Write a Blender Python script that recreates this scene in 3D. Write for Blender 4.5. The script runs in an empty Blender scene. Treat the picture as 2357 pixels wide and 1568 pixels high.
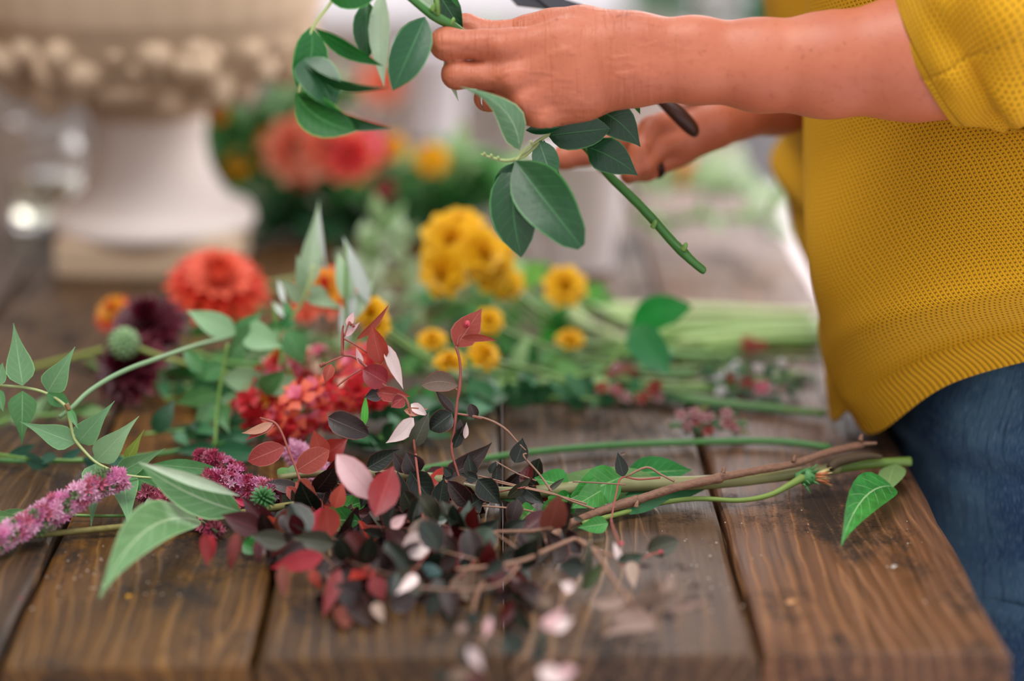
import bpy, bmesh, math, random
import numpy as np
from mathutils import Vector, Matrix
R = random.Random(7)
SC = bpy.context.scene
COL = SC.collection
# ------------------------------------------------------------------ camera, world, light, exposure
F = 5565.1; CX = 1178.5; CY = 784.0          # 85 mm lens on a 2357 x 1568 frame
PITCH = math.radians(15.88); TZ = 0.75; CAMH = TZ + 0.529
CAM = Vector((0, 0, CAMH))
FWD = Vector((0, math.cos(PITCH), -math.sin(PITCH))); UPV = Vector((0, math.sin(PITCH), math.cos(PITCH))); RT = Vector((1, 0, 0))
cd = bpy.data.cameras.new('camera'); cam = bpy.data.objects.new('camera', cd); COL.objects.link(cam)
cd.lens = 85; cd.sensor_width = 36; cam.location = CAM; cam.rotation_euler = (math.pi/2 - PITCH, 0, 0)
cd.clip_start = .05; cd.clip_end = 100
cd.dof.use_dof = True; cd.dof.focus_distance = 1.535; cd.dof.aperture_fstop = 1.75
SC.camera = cam
wd = bpy.data.worlds.new('sky'); SC.world = wd; wd.use_nodes = True
nt = wd.node_tree; nt.nodes.clear()
wo = nt.nodes.new('ShaderNodeOutputWorld'); bg = nt.nodes.new('ShaderNodeBackground')
tc = nt.nodes.new('ShaderNodeTexCoord'); sp = nt.nodes.new('ShaderNodeSeparateXYZ'); rp = nt.nodes.new('ShaderNodeValToRGB')
nt.links.new(tc.outputs['Generated'], sp.inputs[0]); nt.links.new(sp.outputs['Z'], rp.inputs[0])
rp.color_ramp.elements[0].position = 0.0; rp.color_ramp.elements[0].color = (1.0, .93, .93, 1)
rp.color_ramp.elements[1].position = 1.0; rp.color_ramp.elements[1].color = (.90, .95, 1.0, 1)
nt.links.new(rp.outputs[0], bg.inputs[0]); bg.inputs[1].default_value = 0.95
nt.links.new(bg.outputs[0], wo.inputs[0])
def area(name, loc, target, size, power, col):
    l = bpy.data.lights.new(name, 'AREA'); l.shape = 'RECTANGLE'; l.size = size[0]; l.size_y = size[1]; l.energy = power; l.color = col
    o = bpy.data.objects.new(name, l); COL.objects.link(o); o.location = loc
    o.rotation_euler = (Vector(target) - Vector(loc)).to_track_quat('-Z', 'Y').to_euler(); return o
area('window_light', (3.0, 6.4, 2.6), (0, 1.8, .8), (5.5, 3.6), 250, (1, .93, .92))
area('side_window_light', (3.3, 2.4, 2.2), (-.4, 2.0, .8), (2.6, 2.2), 75, (1, .95, .93))
area('skylight_lamp', (-.5, .9, 3.4), (.1, 1.7, .8), (1.6, 1.6), 52, (1, .97, .92))
SC.view_settings.view_transform = 'Standard'; SC.view_settings.look = 'None'; SC.view_settings.gamma = 1
SC.view_settings.use_curve_mapping = False; SC.view_settings.exposure = 0.26
# ------------------------------------------------------------------ helpers
def P(px, py, Z): return CAM + FWD*Z + RT*((px-CX)/F*Z) + UPV*((CY-py)/F*Z)
def Zt(py, h=0):
    d = -((CY-py)/F*UPV.z + FWD.z)
    return (CAMH-TZ-h)/d
def T(px, py, h=0): return P(px, py, Zt(py, h))
def Q(px, py, Z, h=.003):
    z = Zt(py, h)
    return P(px, py, min(Z, z)) if z > 0 else P(px, py, Z)
def lin(c):
    if isinstance(c, str): c = [int(c[i:i+2], 16) for i in (0, 2, 4)]
    o = []
    for v in c[:3]:
        v /= 255.0; o.append(v/12.92 if v <= .04045 else ((v+.055)/1.055)**2.4)
    return (*o, 1)
def tag(o, label=None, cat=None, group=None, kind=None):
    for k, v in (('label', label), ('category', cat), ('group', group), ('kind', kind)):
        if v: o[k] = v
    return o
LOC = {}
def empty(name, loc, label=None, cat=None, group=None):
    o = bpy.data.objects.new(name, None); o.empty_display_size = .02; COL.objects.link(o); o.location = loc; LOC[o] = Vector(loc)
    return tag(o, label, cat, group)
def link(name, me, parent=None, loc=(0, 0, 0), rot=None):
    o = bpy.data.objects.new(name, me); COL.objects.link(o); loc = Vector(loc); LOC[o] = loc
    if parent is not None: o.parent = parent; o.location = loc - LOC[parent]
    else: o.location = loc
    if rot is not None: o.rotation_mode = 'QUATERNION'; o.rotation_quaternion = rot
    return o
def mk(name, vs, fs, mat, parent=None, loc=(0, 0, 0), uv=None, smooth=True):
    """vs in world coordinates, stored relative to loc"""
    loc = Vector(loc)
    me = bpy.data.meshes.new(name)
    me.from_pydata([(v[0]-loc[0], v[1]-loc[1], v[2]-loc[2]) for v in vs], [], fs)
    if uv is not None:
        l = me.uv_layers.new(name='UVMap'); idx = np.empty(len(me.loops), dtype=np.int32); me.loops.foreach_get('vertex_index', idx)
        l.data.foreach_set('uv', np.asarray(uv, dtype=np.float32)[idx].ravel())
    if smooth: me.polygons.foreach_set('use_smooth', [True]*len(me.polygons))
    for m in (mat if isinstance(mat, (list, tuple)) else [mat]): me.materials.append(m)
    return link(name, me, parent, loc)
class MB:
    def __init__(s): s.v = []; s.f = []; s.uv = []
    def add(s, vs, fs, uv=None):
        n = len(s.v); s.v += [tuple(v) for v in vs]; s.f += [tuple(i+n for i in f) for f in fs]
        s.uv += list(uv) if uv else [(0, 0)]*len(vs)
    def box(s, c, d, q=None):
        c = Vector(c); vs = []
        for x in (-.5, .5):
            for y in (-.5, .5):
                for z in (-.5, .5):
                    v = Vector((x*d[0], y*d[1], z*d[2])); vs.append(c + (q @ v if q else v))
        s.add(vs, [(0, 1, 3, 2), (4, 6, 7, 5), (0, 4, 5, 1), (2, 3, 7, 6), (0, 2, 6, 4), (1, 5, 7, 3)])
    def build(s, name, mat, parent=None, loc=(0, 0, 0), smooth=True): return mk(name, s.v, s.f, mat, parent, loc, s.uv, smooth)
def crom(pts, n=6):
    """Catmull-Rom through tuples of any length"""
    p = [np.array(x, float) for x in pts]
    if len(p) < 3: return [p[0]+(p[-1]-p[0])*i/n for i in range(n+1)]
    p = [2*p[0]-p[1]] + p + [2*p[-1]-p[-2]]; out = []
    for i in range(1, len(p)-2):
        for k in range(n):
            t = k/n; out.append(.5*((2*p[i])+(-p[i-1]+p[i+1])*t+(2*p[i-1]-5*p[i]+4*p[i+1]-p[i+2])*t*t+(-p[i-1]+3*p[i]-3*p[i+1]+p[i+2])*t**3))
    out.append(p[-2]); return out
def tube_geo(pts, sides=7, n=5, smooth=True, noise=0, seed=0):
    """pts: (x,y,z,r)"""
    c = crom(pts, n) if smooth else [np.array(p, float) for p in pts]
    vs = []; fs = []; uv = []; rr = random.Random(seed); prev = None; L = 0
    for i, q in enumerate(c):
        a = Vector(c[max(i-1, 0)][:3]); b = Vector(c[min(i+1, len(c)-1)][:3]); d = (b-a)
        d = d.normalized() if d.length > 1e-9 else Vector((0, 0, 1))
        if prev is None: u = d.orthogonal().normalized()
        else: u = (prev - d*prev.dot(d)).normalized()
        prev = u; w = d.cross(u); r = max(q[3], 1e-5)*(1+noise*(rr.random()-.5))
        if i: L += (Vector(q[:3])-Vector(c[i-1][:3])).length
        for k in range(sides):
            an = 2*math.pi*k/sides; vs.append(Vector(q[:3]) + u*(math.cos(an)*r) + w*(math.sin(an)*r)); uv.append((k/sides, L))
    m = len(c)
    for i in range(m-1):
        for k in range(sides):
            k2 = (k+1) % sides; fs.append((i*sides+k, i*sides+k2, (i+1)*sides+k2, (i+1)*sides+k))
    fs.append(tuple(range(sides))[::-1]); fs.append(tuple((m-1)*sides+k for k in range(sides)))
    return vs, fs, uv
def tube(name, pts, mat, parent=None, loc=None, **k):
    vs, fs, uv = tube_geo(pts, **k)
    return mk(name, vs, fs, mat, parent, loc if loc is not None else (LOC[parent] if parent else Vector(pts[0][:3])), uv)
def PT(lst):  # pixel polyline (px,py,Z,r_px) -> world with radius
    out = []
    for px, py, Z, r in lst:
        p = Q(px, py, Z, .002 + r*Z/F); out.append((p.x, p.y, p.z, r*Z/F))
    return out
# ------------------------------------------------------------------ materials
def new_mat(name):
    m = bpy.data.materials.new(name); m.use_nodes = True; n = m.node_tree; n.nodes.clear()
    o = n.nodes.new('ShaderNodeOutputMaterial'); b = n.nodes.new('ShaderNodeBsdfPrincipled'); n.links.new(b.outputs[0], o.inputs[0])
    return m, n, b, o
class NT:
    def __init__(s, nt): s.t = nt
    def n(s, ty, **kw):
        x = s.t.nodes.new(ty)
        for k, v in kw.items(): setattr(x, k, v)
        return x
    def l(s, a, b): s.t.links.new(a, b)
    def m(s, op, a, b=None, c=None, clamp=False):
        x = s.t.nodes.new('ShaderNodeMath'); x.operation = op; x.use_clamp = clamp
        for i, v in enumerate((a, b, c)):
            if v is None: continue
            if isinstance(v, (int, float)): x.inputs[i].default_value = v
            else: s.l(v, x.inputs[i])
        return x.outputs[0]
    def ss(s, v, a, b):   # smoothstep a..b -> 0..1
        x = s.n('ShaderNodeMapRange'); x.interpolation_type = 'SMOOTHSTEP'; s.l(v, x.inputs[0]); x.inputs[1].default_value = a; x.inputs[2].default_value = b
        return x.outputs[0]
    def mix(s, f, a, b, mode='MIX'):
        x = s.n('ShaderNodeMix'); x.data_type = 'RGBA'; x.blend_type = mode
        if isinstance(f, (int, float)): x.inputs[0].default_value = f
        else: s.l(f, x.inputs[0])
        for i, v in ((6, a), (7, b)):
            if isinstance(v, tuple): x.inputs[i].default_value = v
            else: s.l(v, x.inputs[i])
        return x.outputs[2]
    def noise(s, vec, scale, detail=3, rough=.5, dist=0):
        x = s.n('ShaderNodeTexNoise'); x.inputs['Scale'].default_value = scale; x.inputs['Detail'].default_value = detail; x.inputs['Roughness'].default_value = rough; x.inputs['Distortion'].default_value = dist
        if vec is not None: s.l(vec, x.inputs['Vector'])
        return x.outputs['Fac']
    def map(s, vec, sc=(1, 1, 1), loc=(0, 0, 0), rot=(0, 0, 0)):
        x = s.n('ShaderNodeMapping'); s.l(vec, x.inputs[0]); x.inputs['Scale'].default_value = sc; x.inputs['Location'].default_value = loc; x.inputs['Rotation'].default_value = rot
        return x.outputs[0]
    def bump(s, h, strength, dist, b):
        x = s.n('ShaderNodeBump'); x.inputs['Strength'].default_value = strength; x.inputs['Distance'].default_value = dist; s.l(h, x.inputs['Height']); s.l(x.outputs[0], b.inputs['Normal'])
def plain(name, c, rough=.5, metal=0, var=.12, scale=40, trans=0, spec=.5, sub=0, bump=0):
    m, t, b, o = new_mat(name); N = NT(t); c = lin(c)
    co = N.n('ShaderNodeTexCoord').outputs['Object']; f = N.noise(co, scale, 3)
    dk = tuple(x*(1-var*1.6) for x in c[:3])+(1,); lt = tuple(min(1, x*(1+var)) for x in c[:3])+(1,)
    oi = N.n('ShaderNodeObjectInfo').outputs['Random']
    cc = N.mix(N.m('ADD', N.m('MULTIPLY', f, .6), N.m('MULTIPLY', oi, .4)), dk, lt)
    N.l(cc, b.inputs['Base Color']); b.inputs['Roughness'].default_value = rough; b.inputs['Metallic'].default_value = metal; b.inputs['Specular IOR Level'].default_value = spec
    if sub: b.inputs['Subsurface Weight'].default_value = sub; b.inputs['Subsurface Scale'].default_value = .005
    if bump: N.bump(f, bump, .002, b)
    if trans:
        tr = N.n('ShaderNodeBsdfTranslucent'); N.l(cc, tr.inputs[0]); mx = N.n('ShaderNodeMixShader'); mx.inputs[0].default_value = trans
        N.l(b.outputs[0], mx.inputs[1]); N.l(tr.outputs[0], mx.inputs[2]); N.l(mx.outputs[0], o.inputs[0])
    return m
LM = {}
def leafm(top, under=None, vein=None, rough=.4, trans=.25, edge=None, vs=.5, spec=.5, blotch=.25, blc=None):
    key = (top, under, vein, rough, trans, edge, vs, spec, blotch, blc)
    if key in LM: return LM[key]
    m, t, b, o = new_mat('leaf_'+top); N = NT(t)
    ct = lin(top); cu = lin(under or top); cv = lin(vein) if vein else tuple(min(1, x*1.5+.02) for x in ct[:3])+(1,)
    uvn = N.n('ShaderNodeTexCoord'); sx = N.n('ShaderNodeSeparateXYZ'); N.l(uvn.outputs['UV'], sx.inputs[0])
    a = N.m('MULTIPLY', N.m('ABSOLUTE', N.m('SUBTRACT', sx.outputs[0], .5)), 2.0)
    mid = N.m('SUBTRACT', 1.0, N.ss(a, .02, .07))
    ph = N.m('MULTIPLY', N.m('SUBTRACT', sx.outputs[1], N.m('MULTIPLY', a, .22)), 8.0)
    fr = N.m('ABSOLUTE', N.m('SUBTRACT', N.m('FRACT', ph), .5))
    side = N.m('MULTIPLY', N.m('SUBTRACT', 1.0, N.ss(fr, .0, .09)), N.m('SUBTRACT', 1.0, N.ss(a, .6, .95)))
    vf = N.m('MULTIPLY', N.m('MAXIMUM', mid, N.m('MULTIPLY', side, .38)), vs*1.6, clamp=True)
    co = uvn.outputs['Object']; nz = N.noise(co, 90, 4, .6); rnd = N.n('ShaderNodeObjectInfo').outputs['Random']
    gb = N.n('ShaderNodeNewGeometry').outputs['Backfacing']
    base = N.mix(gb, ct, cu)
    fac = N.m('ADD', N.m('MULTIPLY', N.m('SUBTRACT', nz, .5), blotch*2.4), N.m('MULTIPLY', N.m('SUBTRACT', rnd, .5), .35))
    hs = N.n('ShaderNodeHueSaturation'); N.l(base, hs.inputs['Color']); N.l(N.m('ADD', 1.0, fac), hs.inputs['Value'])
    N.l(N.m('ADD', .5, N.m('MULTIPLY', N.m('SUBTRACT', rnd, .5), .02)), hs.inputs['Hue'])
    c2 = hs.outputs[0]
    if blc:
        bn = N.noise(co, 130, 3, .6); c2 = N.mix(N.ss(bn, .60, .68), c2, lin(blc))
    c2 = N.mix(vf, c2, cv)
    if edge: c2 = N.mix(N.ss(a, .90, .97), c2, lin(edge))
    N.l(c2, b.inputs['Base Color']); b.inputs['Roughness'].default_value = rough; b.inputs['Specular IOR Level'].default_value = spec
    hh = N.m('SUBTRACT', N.m('MULTIPLY', N.noise(co, 260, 2), .4), N.m('MULTIPLY', vf, .6)); N.bump(hh, .35, .0008, b)
    tr = N.n('ShaderNodeBsdfTranslucent'); N.l(c2, tr.inputs[0]); mx = N.n('ShaderNodeMixShader'); mx.inputs[0].default_value = trans
    N.l(b.outputs[0], mx.inputs[1]); N.l(tr.outputs[0], mx.inputs[2]); N.l(mx.outputs[0], o.inputs[0])
    LM[key] = m; return m
SHAPE = {  # half-width profile over length
 'ovate': [0, .62, .93, 1, .97, .87, .70, .46, .20, 0], 'round': [0, .70, .92, 1, 1, .97, .90, .76, .50, 0],
 'lance': [0, .38, .72, .93, 1, .93, .76, .52, .26, 0], 'acum': [0, .75, 1, .95, .80, .58, .38, .22, .10, 0],
 'ellip': [0, .50, .80, .96, 1, 1, .94, .78, .50, 0], 'obov': [0, .34, .62, .84, .97, 1, .95, .80, .52, 0],
 'strap': [0, .7, .95, 1, 1, .97, .9, .75, .5, 0], 'cut': [0, .5, .82, .97, 1, .96, .86, .70, .56, .16]}
def prof(shape, s):
    a = SHAPE[shape]; x = s*(len(a)-1); i = min(int(x), len(a)-2); return a[i]+(a[i+1]-a[i])*(x-i)
def leaf_geo(b, t, w, roll=0, fold=.3, bend=.08, shape='ovate', nu=4, nv=9, nrm=None, wav=0, twist=0, side_bend=0, ph=0):
    d = t-b; L = max(d.length, 1e-5); dn = d/L; n0 = nrm if nrm is not None else (CAM-b).normalized()
    sd = dn.cross(n0); sd = sd.normalized() if sd.length > 1e-4 else dn.orthogonal().normalized()
    vs = []; uv = []; fs = []
    for i in range(nv+1):
        s = i/nv; s = (1-math.cos(math.pi*s))/2*.5 + s*.5
        q = Matrix.Rotation(roll + twist*(s-.5), 3, dn); S = q @ sd; N_ = S.cross(dn)
        c = b + d*s + N_*(bend*L*4*s*(1-s)) + S*(side_bend*L*4*s*(1-s)); hw = w/2*max(prof(shape, s), .02)
        for j in range(nu+1):
            k = 2*j/nu-1; v = c + S*(k*hw*math.cos(fold*.8)) + N_*(abs(k)*hw*math.sin(fold)) + N_*(wav*w*abs(k)*math.sin(s*9+k*2+ph)*s*(1.3-s))
            vs.append(v); uv.append((j/nu, s))
    for i in range(nv):
        for j in range(nu):
            a = i*(nu+1)+j; fs.append((a, a+1, a+nu+2, a+nu+1))
    for v in vs:
        if -.70 < v.x < .268 and v.y > 1.205 and v.z < TZ+.0012: v.z = TZ+.0012
    return vs, fs, uv
def leaf(par, b, t, w, mat, name='leaf', lab=None, **k):
    b = Vector(b); t = Vector(t); vs, fs, uv = leaf_geo(b, t, w, **k)
    o = mk(name, vs, fs, mat, par, b, uv)
    if lab: o['label'] = lab
    return o
def pl(par, b, t, wpx, mat, Z=None, roll=0, h=.002, **k):
    """leaf given by base and tip pixels (px,py,Z) and its apparent width"""
    zb = b[2] if len(b) > 2 else Z; z2 = t[2] if len(t) > 2 else Z
    w = wpx*zb/F/max(math.cos(roll), .35)
    hh = h + (.35*w*abs(math.cos(roll)) if h < .02 else 0)*.3
    return leaf(par, Q(b[0], b[1], zb, hh), Q(t[0], t[1], z2, hh), w, mat, roll=roll, **k)
# ------------------------------------------------------------------ setting
def wood_mat(name, seed, base='7a5a40', dark='33261c', light='b08a68', ring='c79a6e', rs=1.0, warm='8a5a28'):
    m, t, b, o = new_mat(name); N = NT(t)
    co = N.n('ShaderNodeTexCoord').outputs['Object']
    off = (seed*1.37, seed*.71, seed*.33)
    lo = N.map(co, (1, .09, 1), off)
    wob = N.noise(N.map(co, (.7, .14, 1), off), 9, 1.5, .4)
    sx = N.n('ShaderNodeSeparateXYZ'); N.l(co, sx.inputs[0])
    # growth rings: distance from an off-board pith line, warped
    xx = N.m('ADD', sx.outputs[0], N.m('MULTIPLY', N.m('SUBTRACT', wob, .5), .16*rs))
    yy = N.m('MULTIPLY', sx.outputs[1], .12)
    rad = N.m('ADD', N.m('MULTIPLY', N.m('ABSOLUTE', N.m('ADD', xx, .02*math.sin(seed*3))), 85), N.m('MULTIPLY', N.m('POWER', N.m('ABSOLUTE', N.m('ADD', yy, .1*math.cos(seed*2))), 1.2), 60))
    rad = N.m('ADD', rad, N.m('MULTIPLY', N.noise(N.map(co, (1, .3, 1), off), 30, 2, .5), 1.6)); fr = N.m('FRACT', rad); ringf = N.m('MULTIPLY', N.m('MULTIPLY', N.ss(fr, .70, .90), N.m('SUBTRACT', 1.0, N.ss(fr, .92, 1.0))), N.ss(N.noise(N.map(co, (1, .5, 1), off), 8, 3, .6), .38, .62))
    fib = N.noise(N.map(co, (1, .025, 1), off), 330, 4, .65)
    big = N.noise(N.map(co, (1, .45, 1), off), 11, 4, .6); stain = N.noise(N.map(co, (1, .6, 1), (off[0]+3, off[1], 0)), 15, 5, .72)
    sp1 = N.noise(co, 420, 3, .7)
    c = N.mix(N.ss(big, .35, .66), lin(base), lin(warm))
    c = N.mix(N.m('MULTIPLY', N.ss(fib, .35, .75), .45), c, lin(light))
    c = N.mix(N.m('MULTIPLY', N.m('SUBTRACT', 1.0, N.ss(fib, .25, .5)), .55), c, lin(dark))
    c = N.mix(N.m('MULTIPLY', ringf, .5), c, lin(ring)); c = N.mix(N.m('MULTIPLY', N.m('MULTIPLY', N.ss(fr, .1, .6), N.m('SUBTRACT', 1.0, N.ss(fr, .6, .75))), .25), c, lin(dark))
    st = N.m('MULTIPLY', N.ss(N.m('ADD', stain, N.m('MULTIPLY', N.m('SUBTRACT', sp1, .5), .3)), .50, .66), .88)
    c = N.mix(st, c, lin('1b1614'))
    # knots
    vor = N.n('ShaderNodeTexVoronoi'); vor.inputs['Scale'].default_value = 2.6; N.l(N.map(co, (1.6, .8, 1), off), vor.inputs['Vector'])
    kn = N.m('SUBTRACT', 1.0, N.ss(vor.outputs['Distance'], .02, .065)); c = N.mix(N.m('MULTIPLY', kn, .8), c, lin('3a2016'))
    rw = N.m('SUBTRACT', 1.0, N.ss(fr, .1, .6))
    scr = N.noise(N.map(co, (.15, 1, 1), off), 120, 2, .5)
    c = N.mix(N.m('MULTIPLY', N.ss(N.noise(co, 38, 5, .75), .66, .74), .5), c, lin('a88462'))
    N.l(c, b.inputs['Base Color'])
    b.inputs['Roughness'].default_value = .42; b.inputs['Specular IOR Level'].default_value = .27
    N.l(N.m('ADD', .36, N.m('ADD', N.m('MULTIPLY', st, .22), N.m('MULTIPLY', fib, .16))), b.inputs['Roughness'])
    h = N.m('ADD', N.m('MULTIPLY', fib, .5), N.m('ADD', N.m('MULTIPLY', ringf, .8), N.m('MULTIPLY', sp1, .25)))
    N.bump(h, .55, .0011, b)
    return m
floor_m = plain('pale concrete', 'f2e8ea', .7, var=.08, scale=6)
fl = MB(); 
for i in range(8):
    for j in range(8):
        c = Vector((-6+i*1.6, -2.4+j*1.6, -.02)); fl.box(c, (1.59, 1.59, .04))
o = mk('floor', [(-7, -3.2, -.03), (7.6, -3.2, -.03), (7.6, 11.2, -.03), (-7, 11.2, -.03)], [(0, 1, 2, 3)], floor_m); tag(o, kind='structure')
sl = bpy.data.meshes.new('paving_slab'); bm = bmesh.new(); bmesh.ops.create_cube(bm, size=1); bmesh.ops.scale(bm, vec=(1.19, 1.19, .04), verts=bm.verts); bmesh.ops.bevel(bm, geom=bm.edges[:], offset=.008, segments=1, affect='EDGES'); bm.to_mesh(sl); bm.free(); sl.materials.append(floor_m)
for i in range(7):
    for j in range(9): link('paving_slab', sl, o, (-3+i*1.2, -.6+j*1.2, -.02))
shade_wall_m = plain('brown plaster', '6b5138', .9, var=.15, scale=5)
w = MB(); w.box((-1.25, 2.6, 1.5), (.12, 5.2, 3.0)); o = w.build('shade_wall_left', shade_wall_m, smooth=False); tag(o, kind='structure')  # unseen wall, added to block sky light from the left and darken the urn there
# ------------------------------------------------------------------ table
ANG = .0161; D = Vector((-math.sin(ANG), math.cos(ANG), 0)); S_ = Vector((math.cos(ANG), math.sin(ANG), 0))
O = T(2336, 1508); PW = .1391
table = empty('work_table', (O.x-.5, O.y+1.2, 0), 'long rustic work table of brown stained planks strewn with cut flowers', 'table')
LEN = 2.40
cols = [dict(base='583e2f', warm='644026', dark='1a110c', light='84604c', ring='a87850'), dict(base='443024', warm='50361e', dark='150f0b', light='6c5442', ring='987452'),
        dict(base='2c1e12', warm='523208', dark='130e0a', light='5e462a', ring='886538'), dict(base='402b14', warm='5e3a08', dark='19120b', light='6e4e28', ring='946a32'), dict(base='36271b', warm='432d16', dark='19120b', light='684e36', ring='86633e')]
wob = [-.004, -.003, .000, .006, .010, .004, .008, 0]
for k in range(7):
    nx, ny = 8, 60; x0 = -PW*(k+1)+.0017; x1 = -PW*k-.0012; dn = -wob[k]; dz = [0, -.0012, .0008, -.0008, .0006, 0, -.001][k]
    rr = random.Random(k+3); e1 = [rr.uniform(-.0009, .0009) for _ in range(ny+1)]; e2 = [rr.uniform(-.0009, .0009) for _ in range(ny+1)]
    vs = []; fs = []; TH = .038; loc = O + S_*((x0+x1)/2)
    # cross-section loop: top with rounded edges, sides, bottom
    prof_ = [(-.5, -1), (-.5, -.42), (-.5, -.36), (-.5, -.12), (-.49, -.035), (-.47, -.005), (-.25, 0), (0, .0), (.25, 0), (.47, -.005), (.49, -.035), (.5, -.12), (.5, -.36), (.5, -.42), (.5, -1)]
    ys = [0, .0012, .004] + [LEN*(i/(ny-2)) for i in range(1, ny-1)]; ys = ys[:ny+1]
    for i, y in enumerate(ys):
        dip = [.004, .0012, 0][i] if i < 3 else 0
        for u, h in prof_:
            xx = (x0+x1)/2 + u*(x1-x0) + ((e1[i % (ny+1)] if u < -.4 else e2[i % (ny+1)] if u > .4 else 0) if h > -.4 else (-.0014 if u < 0 else .0010))
            zz = TZ + dz + (h*TH if h <= -.1 else h*TH - dip); p = O + S_*xx + D*(y+dn+ (0 if h > -.1 else 0)); vs.append((p.x, p.y, zz))
    m = len(prof_)
    for i in range(len(ys)-1):
        for j in range(m-1): a = i*m+j; fs.append((a, a+1, a+m+1, a+m))
        fs.append((i*m+m-1, i*m, (i+1)*m, (i+1)*m+m-1))
    fs.append(tuple(range(m))[::-1]); fs.append(tuple((len(ys)-1)*m+j for j in range(m)))
    o = mk('plank', vs, fs, wood_mat('stained plank %d' % k, k*2.3+.7, **cols[min(k, 4)]), table, Vector((loc.x, loc.y, TZ)), smooth=False)
    # flat shading keeps the board crisp
dark_wood = plain('dark timber', '3d2e22', .7, var=.25, scale=20)
for nm, a, b in (('apron', (-.945, .09), (-.03, .09)), ('apron', (-.945, LEN-.09), (-.03, LEN-.09)), ('apron', (-.93, .09), (-.93, LEN-.09)), ('apron', (-.045, .09), (-.045, LEN-.09))):
    q = MB(); pa = O+S_*a[0]+D*a[1]; pb = O+S_*b[0]+D*b[1]; d = pb-pa; c = (pa+pb)/2; q.box((c.x, c.y, TZ-.0385-.045), (.03, d.length-.01, .09), d.to_track_quat('Y', 'Z')); q.build(nm, dark_wood, table, (c.x, c.y, TZ-.08), smooth=False)
for sx, sy in ((-.90, .15), (-.08, .15), (-.90, LEN-.15), (-.08, LEN-.15)):
    q = MB(); c = O+S_*sx+D*sy; q.box((c.x, c.y, (TZ-.0386)/2), (.07, .07, TZ-.0386)); q.build('leg', dark_wood, table, (c.x, c.y, 0), smooth=False)
# ------------------------------------------------------------------ implicit surface for the body
def smin(a, b, k):
    h = np.clip(.5+.5*(b-a)/k, 0, 1); return b+(a-b)*h - k*h*(1-h)
def nets(Fv, org, h):
    ins = Fv < 0; nx, ny, nz = Fv.shape; acc = np.zeros((nx-1, ny-1, nz-1, 3)); cnt = np.zeros((nx-1, ny-1, nz-1))
    for ax in range(3):
        o1, o2 = [a for a in range(3) if a != ax]
        for i in (0, 1):
            for j in (0, 1):
                s0 = [slice(0, -1)]*3; s0[o1] = slice(i, Fv.shape[o1]-1+i); s0[o2] = slice(j, Fv.shape[o2]-1+j); s1 = list(s0); s1[ax] = slice(1, None)
                a = Fv[tuple(s0)]; b = Fv[tuple(s1)]; cr = (a < 0) != (b < 0); t = np.where(cr, a/np.where(cr, a-b, 1), 0)
                acc[..., ax] += np.where(cr, t, 0); acc[..., o1] += cr*i; acc[..., o2] += cr*j; cnt += cr
    act = cnt > 0; idx = -np.ones(cnt.shape, dtype=np.int64); idx[act] = np.arange(act.sum())
    cells = np.argwhere(act); V = (cells + acc[act]/cnt[act][:, None])*h + np.array(org)
    quads = []
    for ax in range(3):
        o1, o2 = (ax+1) % 3, (ax+2) % 3
        sl0 = [slice(None)]*3; sl0[ax] = slice(0, -1); sl1 = list(sl0); sl1[ax] = slice(1, None)
        a = ins[tuple(sl0)]; b = ins[tuple(sl1)]; cr = a != b; e = np.argwhere(cr); 
        ok = (e[:, o1] > 0) & (e[:, o2] > 0) & (e[:, o1] < Fv.shape[o1]-1) & (e[:, o2] < Fv.shape[o2]-1); e = e[ok]; fl = a[tuple(e.T)]
        q = []
        for d1, d2 in ((-1, -1), (0, -1), (0, 0), (-1, 0)):
            c = e.copy(); c[:, o1] += d1; c[:, o2] += d2; q.append(idx[tuple(c.T)])
        q = np.stack(q, 1); q[~fl] = q[~fl][:, ::-1]; quads.append(q)
    return V, np.concatenate(quads)
class Field:
    def __init__(s, lo, hi, h):
        s.h = h; s.lo = np.array(lo); n = np.ceil((np.array(hi)-s.lo)/h).astype(int)+1; s.n = n
        s.F = np.full(n, .03); s.ax = [s.lo[i]+h*np.arange(n[i]) for i in range(3)]
    def caps(s, segs, F=None):
        """one chain of rounded cones; returns field of the chain alone"""
        G = np.full(s.n, .03) if F is None else F
        for (a, ra), (b, rb), k in segs:
            a = np.array(a); b = np.array(b); m = max(ra, rb)+.028
            i0 = [max(0, int((min(a[i], b[i])-m-s.lo[i])/s.h)) for i in range(3)]; i1 = [min(s.n[i], int((max(a[i], b[i])+m-s.lo[i])/s.h)+2) for i in range(3)]
            if any(i1[i] <= i0[i] for i in range(3)): continue
            sl = tuple(slice(i0[i], i1[i]) for i in range(3))
            X, Y, Z = np.meshgrid(*[s.ax[i][sl[i]] for i in range(3)], indexing='ij'); d = b-a; L2 = max(d @ d, 1e-12)
            t = np.clip(((X-a[0])*d[0]+(Y-a[1])*d[1]+(Z-a[2])*d[2])/L2, 0, 1)
            dist = np.sqrt((X-a[0]-t*d[0])**2+(Y-a[1]-t*d[1])**2+(Z-a[2]-t*d[2])**2)-(ra+(rb-ra)*t)
            G[sl] = smin(G[sl], np.minimum(dist, .03), k)
        return G
def hp(px, py, dz, Z0): return tuple(P(px, py, Z0+dz/100.0*(KS if Z0 < 1.6 else 1)))
def chain(pts, Z0, k):
    o = [(hp(p[0], p[1], p[2], Z0), p[3]/100.0*(KS if Z0 < 1.6 else 1)) for p in pts]
    return [(o[i], o[i+1], k) for i in range(len(o)-1)]
Z0 = 1.50; KS = Z0/1.54; ZF = 1.655
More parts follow.
